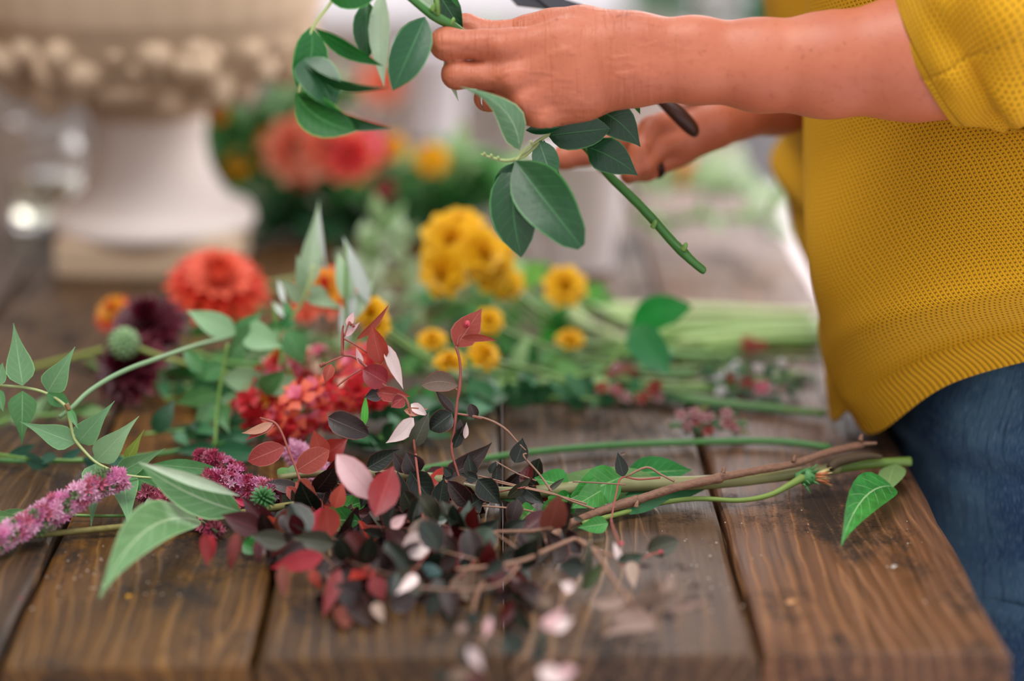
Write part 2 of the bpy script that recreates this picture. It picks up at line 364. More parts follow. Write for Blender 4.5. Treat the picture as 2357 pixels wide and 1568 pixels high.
# near (left) arm and hand: (px, py, depth cm, radius cm)
palm = []
palm += chain([(2350, 128, .3, 3.4), (2250, 118, .2, 3.75), (2100, 117, 0, 3.45), (1900, 131, 0, 2.65), (1750, 123, 0, 2.02), (1600, 107, 0, 1.70), (1470, 99, 0.1, 1.66), (1430, 96, .1, 1.55)], Z0, .012)
palm += chain([(2250, 140, .3, 3.6), (2100, 150, .2, 3.30), (1900, 168, .1, 2.65), (1750, 176, 0, 2.06), (1600, 170, 0, 1.70), (1470, 175, 0, 1.66), (1430, 182, 0, 1.5)], Z0, .012)
palm += chain([(1445, 98, .1, 1.5), (1300, 92, .1, 1.28), (1152, 108, -.1, 1.0)], Z0, .009)
palm += chain([(1445, 125, 0, 1.55), (1310, 140, .0, 1.25), (1174, 176, -.15, 1.0)], Z0, .009)
palm += chain([(1445, 160, 0, 1.5), (1325, 190, .1, 1.22), (1205, 230, .1, 1.0)], Z0, .009)
palm += chain([(1440, 190, .1, 1.35), (1345, 226, .4, 1.25), (1246, 268, .5, .92)], Z0, .009)
palm += chain([(1400, 95, 1.8, 1.5), (1240, 110, 2.0, 1.3)], Z0, .012)
palm += chain([(1400, 190, 1.6, 1.4), (1280, 238, 1.8, 1.2)], Z0, .012)
palm += chain([(1400, 140, 1.4, 1.5), (1230, 170, 1.6, 1.2)], Z0, .012)
palm += chain([(1440, 80, 1.0, 1.25), (1340, 66, 1.5, 1.28), (1270, 64, 1.9, 1.12)], Z0, .010)
palm += chain([(1150, 106, -.90, .50), (1156, 107, -.88, .5)], Z0, .007) + chain([(1174, 183, -.90, .48), (1178, 184, -.88, .48)], Z0, .007) + chain([(1246, 274, -.36, .48), (1250, 274, -.36, .46)], Z0, .007)
palm += chain([(1206, 236, -.72, .44), (1209, 236, -.72, .44)], Z0, .007)
fingers = [
    chain([(1175, 107, -.1, 1.05), (1110, 103, -.05, .93), (1030, 102, .1, .99), (1026, 100, .5, .96), (1040, 97, 1.9, .80), (1072, 92, 2.6, .68)], Z0, .004),
    chain([(1190, 178, -.1, 1.02), (1120, 174, .1, .84), (1053, 172, .35, .87), (1049, 171, .8, .86), (1064, 164, 2.2, .74), (1105, 152, 2.8, .66)], Z0, .004),
    chain([(1215, 234, .1, 1.0), (1165, 232, .9, .80), (1122, 226, 1.8, .80), (1135, 215, 3.1, .72), (1185, 200, 3.4, .66)], Z0, .004),
    chain([(1250, 270, .5, .9), (1215, 268, 1.3, .72), (1188, 260, 2.1, .68), (1195, 245, 3.2, .62), (1230, 228, 3.4, .58)], Z0, .004),
    chain([(1270, 66, 1.9, 1.08), (1215, 70, 2.2, .93), (1155, 82, 2.5, .88), (1110, 76, 2.7, .80), (1075, 58, 2.8, .68), (1066, 55, 2.8, .62)], Z0, .005)]
lo = np.array([min(hp(px, py, dz, Z0)[i] for px, py, dz in ((960, 340, -6), (2400, -60, 6), (960, -60, 6), (2400, 340, -6))) for i in range(3)]); hi = np.array([max(hp(px, py, dz, Z0)[i] for px, py, dz in ((960, 340, -6), (2400, -60, 6), (960, -60, 6), (2400, 340, -6))) for i in range(3)])
fd = Field(lo, hi, .00135); base = fd.caps(palm); res = base.copy()
for i, f in enumerate(fingers):
    G = fd.caps(f); res = np.minimum(res, smin(base, G, .006 if i < 4 else .008))
V1, Q1 = nets(res, fd.lo, fd.h)
# far (right) arm and hand
fp = chain([(2150, 120, 22, 3.6), (1950, 180, 12, 2.9), (1790, 228, 5, 2.0), (1690, 256, 1.2, 1.62), (1640, 266, .2, 1.6)], ZF, .012) + chain([(1950, 205, 12, 2.6), (1790, 238, 5, 1.8), (1650, 275, .5, 1.5)], ZF, .012)
fp += chain([(1640, 268, 0, 1.6), (1572, 292, -.4, 1.15)], ZF, .010) + chain([(1635, 280, 0, 1.6), (1565, 335, .1, 1.25)], ZF, .010) + chain([(1630, 285, .6, 1.5), (1540, 355, 1.4, 1.1)], ZF, .010) + chain([(1630, 260, 1.2, 1.5), (1510, 310, 2.0, 1.2)], ZF, .010)
ff = [chain([(1575, 292, -.4, .95), (1530, 284, -1.2, .80), (1498, 294, -1.7, .78), (1474, 345, -2.0, .72), (1452, 398, -1.8, .66)], ZF, .004),
      chain([(1578, 325, -.2, .95), (1548, 325, -1.0, .80), (1520, 335, -1.4, .78), (1485, 378, -1.7, .74), (1446, 405, -1.2, .62)], ZF, .004),
      chain([(1560, 348, .4, .95), (1525, 372, -.2, .75), (1490, 392, -.6, .72), (1452, 402, .2, .6)], ZF, .004),
      chain([(1510, 310, 1.8, 1.1), (1440, 325, 1.2, .95), (1350, 350, .3, .88), (1300, 362, -.2, .80), (1288, 366, -.3, .66)], ZF, .005),
      chain([(1540, 350, 1.2, 1.0), (1460, 352, 1.2, .78), (1405, 375, .6, .66), (1392, 383, .4, .58)], ZF, .004)]
pts = [hp(*a, ZF) for a in ((1230, 470, -6), (1230, -40, -6), (1230, 470, 6), (2250, 0, 26), (2250, 300, 26), (2250, -60, 22))]
lo = np.min(np.array(pts), 0); hi = np.max(np.array(pts), 0); fd2 = Field(lo, hi, .0019); base = fd2.caps(fp); res = base.copy()
for f in ff: res = np.minimum(res, smin(base, fd2.caps(f), .006))
V2, Q2 = nets(res, fd2.lo, fd2.h)
# torso core, upper arms, neck and legs under the clothes
TX, TY = .375, 1.66
def wch(pts, k): return [((tuple(pts[i][:3]), pts[i][3]), (tuple(pts[i+1][:3]), pts[i+1][3]), k) for i in range(len(pts)-1)]
el1 = hp(2340, 130, .4, Z0); el2 = hp(2120, 130, 22, ZF)
core = wch([(TX+.01, TY, .86, .085), (TX+.02, TY, 1.0, .075), (TX+.03, TY, 1.2, .085), (TX+.04, TY, 1.33, .075)], .04)
core += wch([(TX+.01, TY-.06, .84, .075), (TX+.03, TY-.07, 1.25, .07)], .04) + wch([(TX+.01, TY+.06, .84, .075), (TX+.03, TY+.07, 1.25, .07)], .04)
core += wch([(TX+.04, TY, 1.33, .06), (TX+.04, TY, 1.42, .052)], .02)
core += wch([(*el1, .033), (TX+.06, TY-.17, 1.33, .045), (TX+.04, TY-.05, 1.34, .06)], .03) + wch([(*el2, .034), (TX+.06, TY+.17, 1.33, .045), (TX+.04, TY+.05, 1.34, .06)], .03)
for sgn, gy in ((-1, -.085), (1, .095)):
    core += wch([(TX+.01, TY+gy, .86, .08), (TX+.005, TY+gy, .70, .072), (TX+.0, TY+gy, .45, .05), (TX+.01, TY+gy, .10, .035)], .03)
fd3 = Field((.10, 1.25, .04), (.70, 2.1, 1.50), .006); V3, Q3 = nets(fd3.caps(core), fd3.lo, fd3.h)
def skin_mat():
    m, t, b, o = new_mat('skin'); N = NT(t); co = N.n('ShaderNodeTexCoord').outputs['Object']
    n1 = N.noise(co, 28, 4, .55); n2 = N.noise(co, 220, 3, .6)
    c = N.mix(n1, lin('a8583f'), lin('c47556')); c = N.mix(N.m('MULTIPLY', N.ss(n2, .5, .8), .35), c, lin('8e3e2a'))
    n4 = N.noise(co, 120, 2, .4); c = N.mix(N.m('MULTIPLY', N.ss(n4, .70, .76), .5), c, lin('7c3a26'))
    N.l(c, b.inputs['Base Color']); b.inputs['Roughness'].default_value = .46; b.inputs['Specular IOR Level'].default_value = .45
    b.inputs['Subsurface Weight'].default_value = .18; b.inputs['Subsurface Radius'].default_value = (1, .35, .2); b.inputs['Subsurface Scale'].default_value = .006
    fine = N.noise(N.map(co, (1, 1, 1)), 900, 3, .6); wr = N.noise(N.map(co, (2.2, 1, 1)), 200, 4, .7, 1.0); wr2 = N.noise(N.map(co, (7, 1.0, .6)), 30, 2, .5, .6)
    vn = N.noise(N.map(co, (.35, 1, 1.0), rot=(0, .5, 0)), 75, 2, .5)
    cr = N.n('ShaderNodeSeparateXYZ'); N.l(co, cr.inputs[0])
    # crease relief is strongest over the wrist and fingers, the forearm is smooth
    msk = N.m('SUBTRACT', 1.0, N.ss(cr.outputs[0], -.300, -.250))
    h = N.m('ADD', N.m('MULTIPLY', fine, .18), N.m('MULTIPLY', msk, N.m('ADD', N.m('MULTIPLY', wr, .55), N.m('ADD', N.m('MULTIPLY', N.ss(vn, .48, .66), .9), N.m('MULTIPLY', N.ss(wr2, .45, .60), .35)))))
    N.bump(h, .5, .0014, b); return m
skin = skin_mat()
person = empty('person', (TX, TY, 0), 'person in yellow knit sweater and jeans trimming a leafy green branch', 'person')
V3 = np.where(V3[:, 2:3] > .7, V3+np.array([.012, .045, 0]), V3+np.array([.012, .045, 0]))
V = np.concatenate([V1, V2, V3]); Qd = np.concatenate([Q1, Q2+len(V1), Q3+len(V1)+len(V2)])
# two passes of smoothing over the nets
def relax(V, Qd, it, lam):
    E = np.concatenate([Qd[:, [0, 1]], Qd[:, [1, 2]], Qd[:, [2, 3]], Qd[:, [3, 0]]]); c = np.bincount(E.ravel(), minlength=len(V)).astype(float)
    for _ in range(it):
        A = np.zeros_like(V)
        for k in range(3): A[:, k] = np.bincount(E[:, 0], V[E[:, 1], k], len(V)) + np.bincount(E[:, 1], V[E[:, 0], k], len(V))
        V = V + lam*(A/np.maximum(c, 1)[:, None]-V)
    return V
V = relax(V, Qd, 4, .5)
me = bpy.data.meshes.new('body'); me.from_pydata(V.tolist(), [], Qd.tolist()); me.polygons.foreach_set('use_smooth', [True]*len(me.polygons)); me.materials.append(skin)
body = link('body', me, person, LOC[person]); 
me.transform(Matrix.Translation(-LOC[person]))
silver = plain('silver', 'd8d8dc', .18, metal=1, var=.03)
def ring(c, ax, r, w, mat=silver):
    ax = Vector(ax).normalized(); u = ax.orthogonal().normalized(); v = ax.cross(u); vs = []; fs = []; n = 28; m = 8
    for i in range(n):
        a = 2*math.pi*i/n; d = u*math.cos(a)+v*math.sin(a)
        for j in range(m): b = 2*math.pi*j/m; vs.append(Vector(c)+d*(r+w*.5*math.cos(b))+ax*(w*math.sin(b)))
    for i in range(n):
        for j in range(m): fs.append((i*m+j, i*m+(j+1) % m, ((i+1) % n)*m+(j+1) % m, ((i+1) % n)*m+j))
    return mk('ring', vs, fs, mat, person, c)
a = Vector(hp(1160, 231, 1.0, Z0)); b = Vector(hp(1122, 226, 1.8, Z0)); ring(a.lerp(b, .9), b-a, .0082, .0011)['label'] = 'slim silver ring on the near hand'
a = Vector(hp(1525, 372, -.2, ZF)); b = Vector(hp(1490, 392, -.6, ZF)); ring(a.lerp(b, .5), b-a, .0082, .0026, plain('dark ring metal', '3a2426', .3, metal=.8))['label'] = 'dark wide ring on the far hand'
nailm = plain('nail', 'e6b8a4', .25, var=.03)
def nail(c, d, n, L, w):
    c = Vector(c); d = Vector(d).normalized(); n = Vector(n).normalized(); s = d.cross(n).normalized(); n = s.cross(d); vs = []; fs = []
    for i in range(6):
        t = i/5
        for j in range(5):
            q = j/2-1; ww = w*(1-.35*(2*t-1)**4); vs.append(c + d*(t-.5)*L + s*(q*ww/2) + n*(-.28*w*q*q + .0002))
    for i in range(5):
        for j in range(4): k = i*5+j; fs.append((k, k+5, k+6, k+1))
    mk('fingernail', vs, fs, nailm, person, c)
nail(P(1068, 50, Z0+.0225), Vector(hp(1060, 52, 2.8, Z0))-Vector(hp(1100, 70, 2.7, Z0)), (-.1, -.8, .55), .010, .009)
nail(P(1007, 78, Z0+.013), Vector(hp(1010, 72, 1.6, Z0))-Vector(hp(1000, 95, .9, Z0)), (-1, -.3, .3), .008, .007)
# ------------------------------------------------------------------ sweater
def knit_mat(name, rib=True, cw=.0031, ch=.0025, fl=False):
    m, t, b, o = new_mat(name); N = NT(t); tcn = N.n('ShaderNodeTexCoord'); sx = N.n('ShaderNodeSeparateXYZ'); N.l(tcn.outputs['UV'], sx.inputs[0])
    wob = N.noise(tcn.outputs['Object'], 26, 2, .5)
    u = N.m('ADD', N.m('DIVIDE', sx.outputs[0], cw), N.m('MULTIPLY', wob, 1.5)); v = N.m('ADD', N.m('DIVIDE', sx.outputs[1], ch), N.m('MULTIPLY', wob, 1.2))
    row = N.m('MODULO', N.m('FLOOR', v), 2.0); fu = N.m('SUBTRACT', N.m('FRACT', N.m('ADD', u, N.m('MULTIPLY', row, .5))), .5); fv = N.m('SUBTRACT', N.m('FRACT', v), .5)
    r2 = N.m('ADD', N.m('POWER', N.m('MULTIPLY', fu, 1.5), 2.0), N.m('POWER', N.m('MULTIPLY', fv, 1.35), 2.0))
    hole = N.m('SUBTRACT', 1.0, N.ss(r2, .015, .16))
    strand = N.m('ABSOLUTE', N.m('SINE', N.m('MULTIPLY', N.m('ADD', u, N.m('MULTIPLY', v, .5)), math.pi*2)))
    ribw = N.m('ABSOLUTE', N.m('SINE', N.m('MULTIPLY', sx.outputs[0], math.pi/.0036)))
    msk = N.m('SUBTRACT', 1.0, N.ss(sx.outputs[1], .024, .028)) if rib else 0.0
    ny = lin('bf8606'); hi = lin('deac26'); dk = lin('644002')
    big = N.noise(tcn.outputs['Object'], 12, 2); fz = N.noise(tcn.outputs['Object'], 900, 2)
    c = N.mix(N.m('ADD', N.m('MULTIPLY', strand, .35), N.m('MULTIPLY', fz, .35)), ny, hi)
    ck = N.mix(N.m('MULTIPLY', hole, .85), c, dk); crb = N.mix(N.m('MULTIPLY', N.m('SUBTRACT', 1.0, N.ss(ribw, .1, .6)), .6), c, dk)
    N.l(N.mix(msk, ck, crb) if rib else ck, b.inputs['Base Color'])
    b.inputs['Roughness'].default_value = .85; b.inputs['Specular IOR Level'].default_value = .2; b.inputs['Sheen Weight'].default_value = .25; b.inputs['Sheen Roughness'].default_value = .5; b.inputs['Sheen Tint'].default_value = lin('f0d060')
    hk = N.m('SUBTRACT', N.m('MULTIPLY', strand, .35), hole); h = N.m('ADD', N.m('MULTIPLY', hk, N.m('SUBTRACT', 1.0, msk)), N.m('MULTIPLY', N.m('MULTIPLY', ribw, 1.3), msk)) if rib else hk
    N.bump(N.m('ADD', h, N.m('MULTIPLY', fz, .3)), .8, .0011, b)
    return m
knit = knit_mat('yellow knit')
def per_spline(ctrl, n):
    """closed Catmull-Rom over tuples"""
    c = [np.array(p, float) for p in ctrl]; m = len(c); out = []
    for i in range(m):
        p0, p1, p2, p3 = c[i-1], c[i], c[(i+1) % m], c[(i+2) % m]
        for k in range(n): t = k/n; out.append(.5*((2*p1)+(-p0+p2)*t+(2*p0-5*p1+4*p2-p3)*t*t+(-p0+3*p1-3*p2+p3)*t**3))
    return out
def push(o, s=1.03):
    """moves the body clothing back along the lines of sight so the near arm hangs in front of it"""
    c = CAM - LOC[o]; M_ = Matrix.Translation(c) @ Matrix.Scale(s, 4) @ Matrix.Translation(-c); o.data.transform(M_)
# control sections, x y around the body at three heights above the table
def XP(px, Z): return (px-CX)/F*Z
secs = [  # height above hem ; ring ctrl (x,y) starting at the far front, going over the near side
    (.000, [(XP(1945, 1.72), 1.70), (XP(1912, 1.66), 1.59), (XP(2005, 1.61), 1.53), (.285, 1.480), (.385, 1.462), (.47, 1.465), (.525, 1.55), (.53, 1.70), (.46, 1.83), (.33, 1.84), (.24, 1.80)]),
    (.026, [(XP(1925, 1.72), 1.70), (XP(1900, 1.66), 1.59), (XP(1950, 1.60), 1.53), (.275, 1.472), (.385, 1.448), (.475, 1.455), (.53, 1.55), (.535, 1.70), (.46, 1.83), (.33, 1.84), (.235, 1.80)]),
    (.058, [(XP(1890, 1.73), 1.70), (XP(1895, 1.66), 1.60), (XP(1895, 1.60), 1.53), (.262, 1.460), (.385, 1.422), (.485, 1.440), (.54, 1.55), (.54, 1.70), (.46, 1.84), (.33, 1.85), (.22, 1.80)]),
    (.110, [(XP(1885, 1.73), 1.70), (XP(1895, 1.66), 1.60), (XP(1870, 1.60), 1.53), (.268, 1.462), (.385, 1.425), (.485, 1.450), (.54, 1.55), (.54, 1.70), (.46, 1.84), (.33, 1.85), (.215, 1.80)]),
    (.185, [(XP(1815, 1.75), 1.71), (XP(1890, 1.68), 1.635), (XP(1857, 1.60), 1.56), (.262, 1.480), (.385, 1.445), (.485, 1.465), (.54, 1.56), (.54, 1.70), (.46, 1.84), (.33, 1.86), (.200, 1.80)]),
    (.270, [(XP(1762, 1.76), 1.72), (XP(1890, 1.68), 1.635), (XP(1843, 1.60), 1.56), (.258, 1.490), (.385, 1.460), (.49, 1.475), (.55, 1.57), (.55, 1.72), (.46, 1.85), (.33, 1.86), (.200, 1.81)]),
    (.380, [(XP(1742, 1.77), 1.73), (XP(1880, 1.68), 1.635), (XP(1838, 1.60), 1.56), (.262, 1.500), (.395, 1.475), (.50, 1.49), (.55, 1.58), (.55, 1.73), (.47, 1.85), (.34, 1.86), (.210, 1.82)]),
    (.520, [(.22, 1.70), (.225, 1.64), (.235, 1.58), (.29, 1.50), (.40, 1.47), (.49, 1.50), (.53, 1.59), (.53, 1.72), (.47, 1.82), (.38, 1.84), (.27, 1.80)]),
    (.600, [(.32, 1.69), (.33, 1.65), (.34, 1.61), (.36, 1.58), (.41, 1.57), (.45, 1.58), (.47, 1.62), (.47, 1.70), (.44, 1.75), (.40, 1.76), (.35, 1.74)])]
hemh = [.034, .022, .028, .081, .112, .12, .12, .12, .11, .10, .07]
NR = 16; rings = [per_spline(s[1], NR) for s in secs]; hm = per_spline([(h,) for h in hemh], NR); M = len(hm)
hs_ = [s[0] for s in secs]; rows = []; 
hl = [0, .002] + [i*.004 for i in range(1, 96)] + [.40+i*.01 for i in range(0, 21)]
vs = []; uv = []; fs = []
def ring_at(h):
    for i in range(len(hs_)-1):
        if h <= hs_[i+1] or i == len(hs_)-2:
            p0 = rings[max(i-1, 0)]; p1 = rings[i]; p2 = rings[i+1]; p3 = rings[min(i+2, len(hs_)-1)]; t = (h-hs_[i])/(hs_[i+1]-hs_[i])
            return [p1[k]+(p2[k]-p1[k])*t + 0*(p0[k]+p3[k]) if i in (7,) else .5*((2*p1[k])+(-p0[k]+p2[k])*t+(2*p0[k]-5*p1[k]+4*p2[k]-p3[k])*t*t+(-p0[k]+3*p1[k]-3*p2[k]+p3[k])*t**3) for k in range(M)]
for i, h in enumerate(hl):
    rg = ring_at(h); L = 0
    for k in range(M+1):
        q = rg[k % M]; n = np.array(rg[(k+1) % M])-np.array(rg[k-1 if k else M-1]); n = np.array([n[1], -n[0]]); n = n/ max(np.linalg.norm(n), 1e-6)
        if k: L += np.linalg.norm(q-rg[k-1])
        hh = hm[k % M][0] + .016*math.exp(-(((k/M)-1.55/11)/.022)**2); z = TZ + hh + h*(.62-hh)/.60
        a = k/M
        # diagonal drapes over the hip and soft folds
        fold = .0035*math.sin(a*44 + h*36 + 1.5*math.sin(h*14)) * min(1, max(0, (h-.03)/.03)) * (0.35+.65*math.exp(-((h-.10)/.07)**2))
        g2 = max(0, min(1, (a-.17)/.12)); fold += g2*(.013*math.exp(-((h-.060-.06*g2*(a-.17))/.016)**2) - .006*math.exp(-((h-.032)/.007)**2))*(1 if h > .022 else 0) + .006*math.exp(-((h-.20-.5*(a-.2))/.025)**2)*g2
        vs.append((q[0]-n[0]*fold*-1, q[1]-n[1]*fold*-1, z)); uv.append((L*1.0+.012*math.sin(h*12), h))
for i in range(len(hl)-1):
    for k in range(M): a = i*(M+1)+k; fs.append((a, a+1, a+M+2, a+M+1))
sw = mk('sweater', vs, fs, knit, person, LOC[person], uv)
push(sw)
sw['label'] = 'mustard yellow open-knit sweater with ribbed hem'
sm = sw.modifiers.new('thick', 'SOLIDIFY'); sm.thickness = .0022; sm.offset = -1
# sleeves
def sleeve(path, cuff_fold=True, name='sleeve', seed=0, mat=None, n=96):
    c = crom(path, 14); vs = []; uv = []; fs = []; prev = None; L = 0; rows = []
    for i, q in enumerate(c):
        a = Vector(c[max(i-1, 0)][:3]); b = Vector(c[min(i+1, len(c)-1)][:3]); d = (b-a).normalized()
        ref = Vector((0, -1, 0)); u = (ref-d*d.dot(ref)).normalized(); w = d.cross(u)
        if i: L += (Vector(q[:3])-Vector(c[i-1][:3])).length
        rows.append((Vector(q[:3]), d, u, w, q[3], q[4], L))
    # inner turn of the rolled cuff first
    first = rows[0]; seq = []
    for t in np.linspace(0, 1, 9): 
        an = math.pi*(1-t)-.3; seq.append((first[0]+first[1]*(.010-.010*math.sin(max(an, 0))*1.3), *first[1:4], first[4]-.005*(1-math.cos(math.pi*(t)))*0 - .0045*(1-t)*2+.0035*math.sin(math.pi*t), first[5]-.0045*(1-t)*2+.0035*math.sin(math.pi*t), -.016*(1-t)))
    seq += [(*r[:6], r[6]) for r in rows[1:]]
    for (p, d, u, w, ru, rw, l) in seq:
        for k in range(n+1):
            a = 2*math.pi*k/n; f = 0
            if l > .004:
                g = min(1, (l-.004)/.02)
                f = g*(.0045*math.sin(a*2.0+l*190+seed) + .0032*math.sin(a*5-l*120+2) + .002*math.sin(a*9+l*60))
                f += -g*.006*math.exp(-((l-.020-.006*math.sin(a))/.005)**2) - g*.007*math.exp(-((l-.048-.012*math.sin(a+1))/.006)**2)
            vs.append(p+u*(math.cos(a)*(ru+f))+w*(math.sin(a)*(rw+f))); uv.append((a*ru, l+.05))
    for i in range(len(seq)-1):
        for k in range(n): a = i*(n+1)+k; fs.append((a, a+1, a+n+2, a+n+1))
    o = mk(name, vs, fs, mat or knit2, person, LOC[person], uv); m = o.modifiers.new('thick', 'SOLIDIFY'); m.thickness = .002; m.offset = -1
    return o
knit2 = knit_mat('yellow knit sleeve', rib=False, cw=.0029, ch=.0023)
def wp(px, py, Z, ru, rw): p = P(px, py, Z); return (p.x, p.y, p.z, ru, rw)
sleeve([wp(2136, 142, 1.502, .042, .0455), wp(2210, 103, 1.495, .048, .059), wp(2310, 50, 1.49, .052, .068), wp(2400, -30, 1.50, .056, .064), (.395, 1.53, 1.22, .058, .056), (.41, 1.57, 1.33, .056, .05), (.42, 1.65, 1.37, .04, .03)])['label'] = 'rolled-up knit sleeve of the near arm'
sleeve([(*hp(1935, 190, 11, ZF), .043, .043), (*hp(2060, 145, 17, ZF), .050, .050), (*hp(2180, 60, 22, ZF), .054, .054), (.40, 1.86, 1.22, .058, .056), (.41, 1.80, 1.34, .058, .048), (.42, 1.72, 1.37, .04, .03)], seed=2)
# ------------------------------------------------------------------ jeans
def denim_mat():
    m, t, b, o = new_mat('denim'); N = NT(t); tcn = N.n('ShaderNodeTexCoord'); uvv = tcn.outputs['UV']
    w1 = N.noise(N.map(uvv, (1, .10, 1)), 1500, 3, .6); w2 = N.noise(N.map(uvv, (.3, 1, 1)), 1300, 2, .5); big = N.noise(tcn.outputs['Object'], 11, 3, .55)
    slub = N.noise(N.map(uvv, (1, .05, 1)), 420, 2, .6)
    c = N.mix(N.ss(big, .35, .68), lin('16304f'), lin('3d5a70')); c = N.mix(N.m('MULTIPLY', N.ss(w1, .45, .75), .45), c, lin('6f8698')); c = N.mix(N.m('MULTIPLY', N.m('SUBTRACT', 1.0, N.ss(slub, .3, .5)), .5), c, lin('0c1a33'))
    N.l(c, b.inputs['Base Color']); b.inputs['Roughness'].default_value = .85; b.inputs['Specular IOR Level'].default_value = .2
    N.bump(N.m('ADD', w1, N.m('MULTIPLY', w2, .6)), .6, .0007, b); return m
denim = denim_mat()
def loft(name, secs, mat, n=8, m=10, lab=None, close=False, par=person, disp=None):
    rgs = [per_spline([(x, y, z) for x, y in ctrl], n) for z, ctrl in secs]; K = len(rgs[0]); rows = []
    for i in range(len(rgs)-1):
        p0 = rgs[max(i-1, 0)]; p1 = rgs[i]; p2 = rgs[i+1]; p3 = rgs[min(i+2, len(rgs)-1)]
        for j in range(m):
            t = j/m; rows.append([.5*((2*p1[k])+(-p0[k]+p2[k])*t+(2*p0[k]-5*p1[k]+4*p2[k]-p3[k])*t*t+(-p0[k]+3*p1[k]-3*p2[k]+p3[k])*t**3) for k in range(K)])
    rows.append(rgs[-1]); vs = []; uv = []; fs = []
    for r in rows:
        L = 0
        for k in range(K+1):
            q = r[k % K]; 
            if k: L += np.linalg.norm(q-r[k-1])
            d = disp(k/K, q[2]) if disp else 0
            nn = np.array(r[(k+1) % K])-np.array(r[(k-1) % K]); nn = np.array([nn[1], -nn[0], 0]); nn /= max(np.linalg.norm(nn), 1e-6)
            vs.append(tuple(q+nn*d)); uv.append((L, q[2]))
    for i in range(len(rows)-1):
        for k in range(K): a = i*(K+1)+k; fs.append((a, a+1, a+K+2, a+K+1))
    o = mk(name, vs, fs, mat, par, LOC[par], uv)
    if lab: o['label'] = lab
    return o
ZH = TZ
hipf = lambda a, z: .0016*math.sin(a*30+z*120)*math.exp(-((z-.80)/.06)**2) + .003*math.exp(-((z-.772-.06*a)/.010)**2)*(1 if a < .45 else 0) - .003*math.exp(-((z-.756-.06*a)/.009)**2)*(1 if a < .45 else 0)
jeans = loft('jeans', [
    (ZH-.10, [(.268, 1.66), (.270, 1.555), (.305, 1.49), (.38, 1.452), (.46, 1.48), (.50, 1.57), (.50, 1.74), (.44, 1.83), (.35, 1.83), (.29, 1.76)]),
    (ZH-.02, [(.267, 1.66), (.268, 1.56), (.300, 1.485), (.38, 1.448), (.465, 1.47), (.505, 1.57), (.505, 1.74), (.45, 1.83), (.35, 1.835), (.29, 1.76)]),
    (ZH+.024, [(.258, 1.66), (.263, 1.57), (.293, 1.485), (.38, 1.447), (.47, 1.47), (.51, 1.57), (.51, 1.74), (.45, 1.83), (.34, 1.83), (.28, 1.76)]),
    (ZH+.055, [(.240, 1.66), (.254, 1.58), (.293, 1.49), (.38, 1.453), (.47, 1.475), (.51, 1.57), (.51, 1.74), (.45, 1.82), (.34, 1.82), (.275, 1.75)]),
    (ZH+.12, [(.246, 1.66), (.258, 1.59), (.300, 1.505), (.38, 1.468), (.46, 1.485), (.50, 1.58), (.50, 1.73), (.44, 1.80), (.34, 1.80), (.275, 1.74)]),
    (ZH+.19, [(.275, 1.66), (.278, 1.60), (.31, 1.52), (.38, 1.49), (.45, 1.50), (.49, 1.59), (.49, 1.72), (.44, 1.79), (.34, 1.79), (.285, 1.73)])], denim, disp=hipf, lab='blue denim jeans'); push(jeans)
for yc in (1.59, 1.80):
    cc = lambda r, cx: [(cx+r*math.cos(math.pi-a), yc-r*1.02*math.sin(a)) for a in [k*2*math.pi/10 for k in range(10)]]
    lg = loft('trouser_leg', [(.10, cc(.068, .387)), (.45, cc(.074, .385)), (.56, cc(.088, .387)), (.64, cc(.096, .391)), (.665, cc(.094, .390))], denim, par=person)
shoe_m = plain('dark leather', '2a2422', .5)
for yc in (1.59, 1.80):
    q = loft('shoe', [(.002, [(.19, yc), (.21, yc-.04), (.30, yc-.045), (.40, yc-.038), (.44, yc), (.40, yc+.038), (.30, yc+.045), (.21, yc+.04)]), (.03, [(.185, yc), (.21, yc-.042), (.30, yc-.046), (.40, yc-.04), (.445, yc), (.40, yc+.04), (.30, yc+.046), (.21, yc+.042)]), (.06, [(.20, yc), (.22, yc-.032), (.30, yc-.040), (.40, yc-.038), (.44, yc), (.40, yc+.038), (.30, yc+.040), (.22, yc+.032)]), (.11, [(.31, yc), (.32, yc-.03), (.35, yc-.038), (.41, yc-.034), (.435, yc), (.41, yc+.034), (.35, yc+.038), (.32, yc+.03)])], shoe_m)
# ------------------------------------------------------------------ branch held in the hands
G1 = leafm('0f4822', '8fb08c', '4a8a52', rough=.33, trans=.10, edge='3a7a3a', vs=.2, blotch=.18)
G2 = leafm('105c1a', '9cb89a', '5a9a58', rough=.38, trans=.22, edge='4f9a40', vs=.28, blotch=.18)
G3 = leafm('0e3e1f', '7da07c', '3c7a48', rough=.30, trans=.10, edge='3a7a3a', vs=.4, blotch=.18)
PALE = leafm('a9c2a4', 'a9c2a4', '8aa88a', rough=.5, trans=.3, vs=.4, blotch=.15, blc='7f9a86')
stemg = plain('green stem', '6f9a4a', .4, var=.15); stemd = plain('dark green stem', '3f7a34', .38, var=.2)
stemp = plain('pale green stem', 'a9b87a', .45, var=.1)
bz = 1.515
hb = empty('leafy_branch', P(1400, 400, bz+.03), 'leafy green branch held in both hands above the table', 'branch')
tube('stem', PT([(905, -40, 1.49, 9), (985, 28, 1.497, 10), (1012, 44, 1.50, 12), (1060, 72, 1.508, 10), (1140, 140, 1.535, 10), (1260, 250, 1.56, 10), (1355, 345, 1.575, 10), (1400, 402, 1.575, 10), (1480, 480, 1.57, 11), (1545, 553, 1.565, 11), (1572, 580, 1.562, 12), (1592, 600, 1.56, 10), (1618, 622, 1.56, 9), (1624, 626, 1.56, 4)]), stemd, hb, sides=12, noise=.06)
